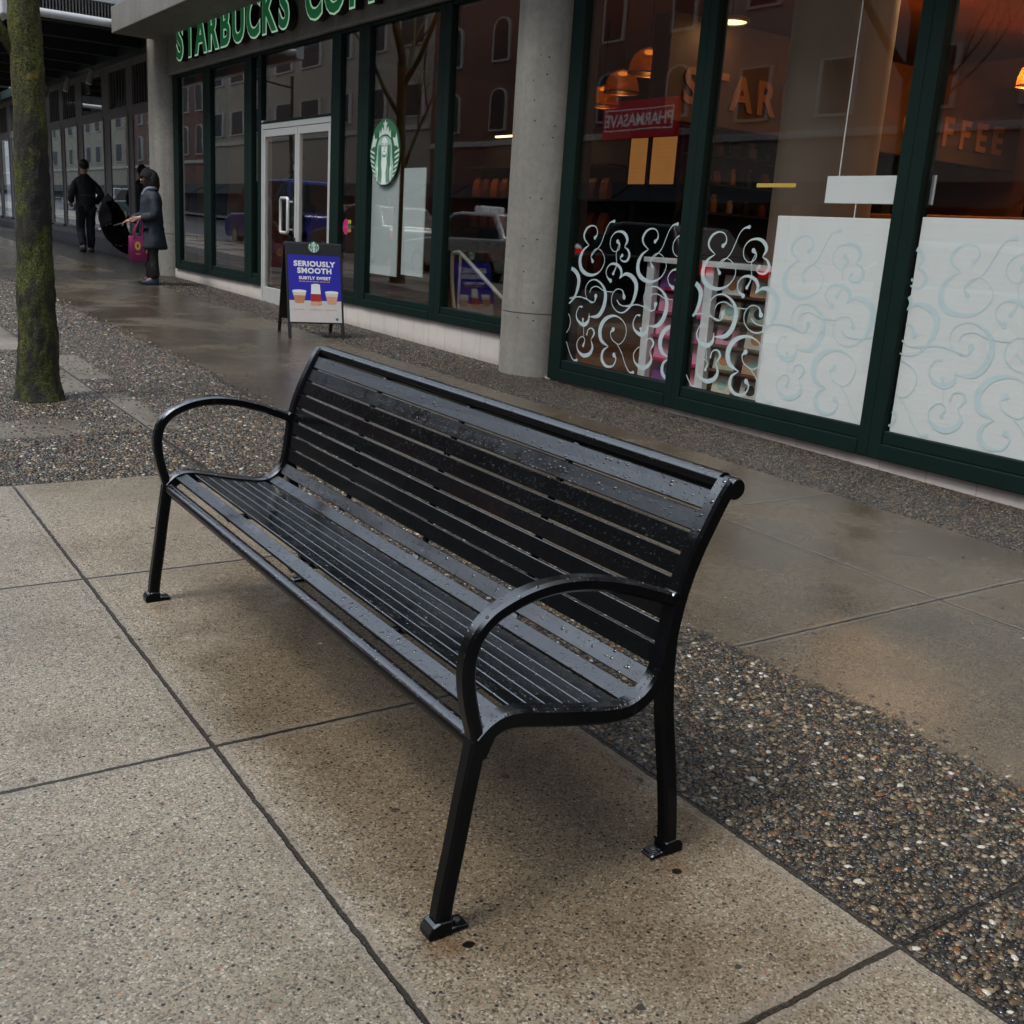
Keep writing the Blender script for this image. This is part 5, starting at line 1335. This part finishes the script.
car(-2.55,20.0,cp('white_car',(.62,.63,.63)),'white taxi with a roof sign parked at the kerb',4.7,1.82,1.48,taxi=True)
car(-2.55,14.6,cp('black_car',(.02,.02,.022)),'black hatchback parked between the white taxi and the silver wagon',4.2,1.78,1.5)
car(-2.6,8.6,cp('silver_car',(.34,.36,.37)),'silver wagon parked at the kerb beside the bench',4.7,1.82,1.5)
car(-5.6,36.5,cp('yellow_car',(.6,.36,.02)),'yellow taxi driving in the near lane',4.6,1.82,1.5,taxi=True)
car(-9.6,41,cp('dark_red_car',(.2,.01,.012)),'dark red car in the far lane',4.5)
car(-5.4,66,cp('silver_grey_car',(.30,.31,.33)),'silver saloon braking in the near lane',4.5)
car(-5.2,74,cp('white_far_car',(.6,.6,.6)),'white hatchback queuing behind the silver saloon',4.2)
car(-2.6,52,cp('teal_car',(.02,.12,.14)),'dark teal car parked far along the kerb',4.4)
# street signal
tl=empty('traffic_light',(-13.4,57,gz(57)),0,'yellow hanging traffic signal on a dark pole across the street','traffic light')
b=MB(); b.tube([(0,0,0),(0,0,7.8)],.09,10); b.tube([(0,0,7.2),(2.5,0,7.5)],.06,8); b.build('pole',M['dark'],tl)
part('signal_box',simple('signal_yellow',(.55,.24,.03),.5),(2.1,2.6,-.25,.25,5.9,7.4),parent=tl,bevel=.04)

# ---------------------------------------------------------------- sky, sun, camera
w=bpy.data.worlds.new('World'); scene.world=w; w.use_nodes=True
nt=w.node_tree; nt.nodes.clear()
out=nt.nodes.new('ShaderNodeOutputWorld'); bg=nt.nodes.new('ShaderNodeBackground'); sky=nt.nodes.new('ShaderNodeTexSky')
sky.sky_type='NISHITA'; sky.sun_disc=False; SUN_EL,SUN_AZ=R(60),R(-95)
sky.sun_elevation=SUN_EL; sky.sun_rotation=SUN_AZ; sky.dust_density=6.0; sky.air_density=1.2
hs=nt.nodes.new('ShaderNodeHueSaturation'); hs.inputs['Saturation'].default_value=.42
cl=nt.nodes.new('ShaderNodeMix'); cl.data_type='RGBA'; cl.inputs[0].default_value=.62; cl.inputs[7].default_value=(4.3,5.2,6.5,1)   # even cloud layer over the clear sky
nt.links.new(sky.outputs[0],hs.inputs['Color']); nt.links.new(hs.outputs[0],cl.inputs[6]); nt.links.new(cl.outputs[2],bg.inputs[0]); nt.links.new(bg.outputs[0],out.inputs[0]); bg.inputs[1].default_value=.10
sl=bpy.data.lights.new('overcast_sun','SUN'); sl.energy=1.3; sl.angle=R(16); sl.color=(1,.96,.9)
so=bpy.data.objects.new('overcast_sun',sl); COL.objects.link(so)
dv=Vector((math.sin(SUN_AZ)*math.cos(SUN_EL),math.cos(SUN_AZ)*math.cos(SUN_EL),math.sin(SUN_EL)))
so.rotation_euler=dv.to_track_quat('Z','Y').to_euler(); so.location=dv*40

cam=bpy.data.cameras.new('camera'); co=bpy.data.objects.new('camera',cam); COL.objects.link(co); scene.camera=co
RC=((.82655,-.09233,.55524),(-.55929,-.24582,.79169),(.06339,-.96491,-.25482))
mw=Matrix.Identity(4)
for i in range(3):
    mw[i][0]=RC[i][0]; mw[i][1]=-RC[i][1]; mw[i][2]=-RC[i][2]
mw[2][3]=1.24
co.matrix_world=mw
cam.sensor_fit='HORIZONTAL'; cam.sensor_width=36; cam.lens=36*1053.16/1024; cam.clip_start=.05; cam.clip_end=3000
vs=scene.view_settings; vs.view_transform='Standard'; vs.look='None'; vs.exposure=.95; vs.gamma=1; vs.use_curve_mapping=False
scene.cycles.use_denoising=True
try: scene.cycles.denoiser='OPENIMAGEDENOISE'
except Exception: pass
scene.cycles.max_bounces=10; scene.cycles.transparent_max_bounces=24; scene.cycles.glossy_bounces=5; scene.cycles.diffuse_bounces=3
scene.cycles.sample_clamp_indirect=6
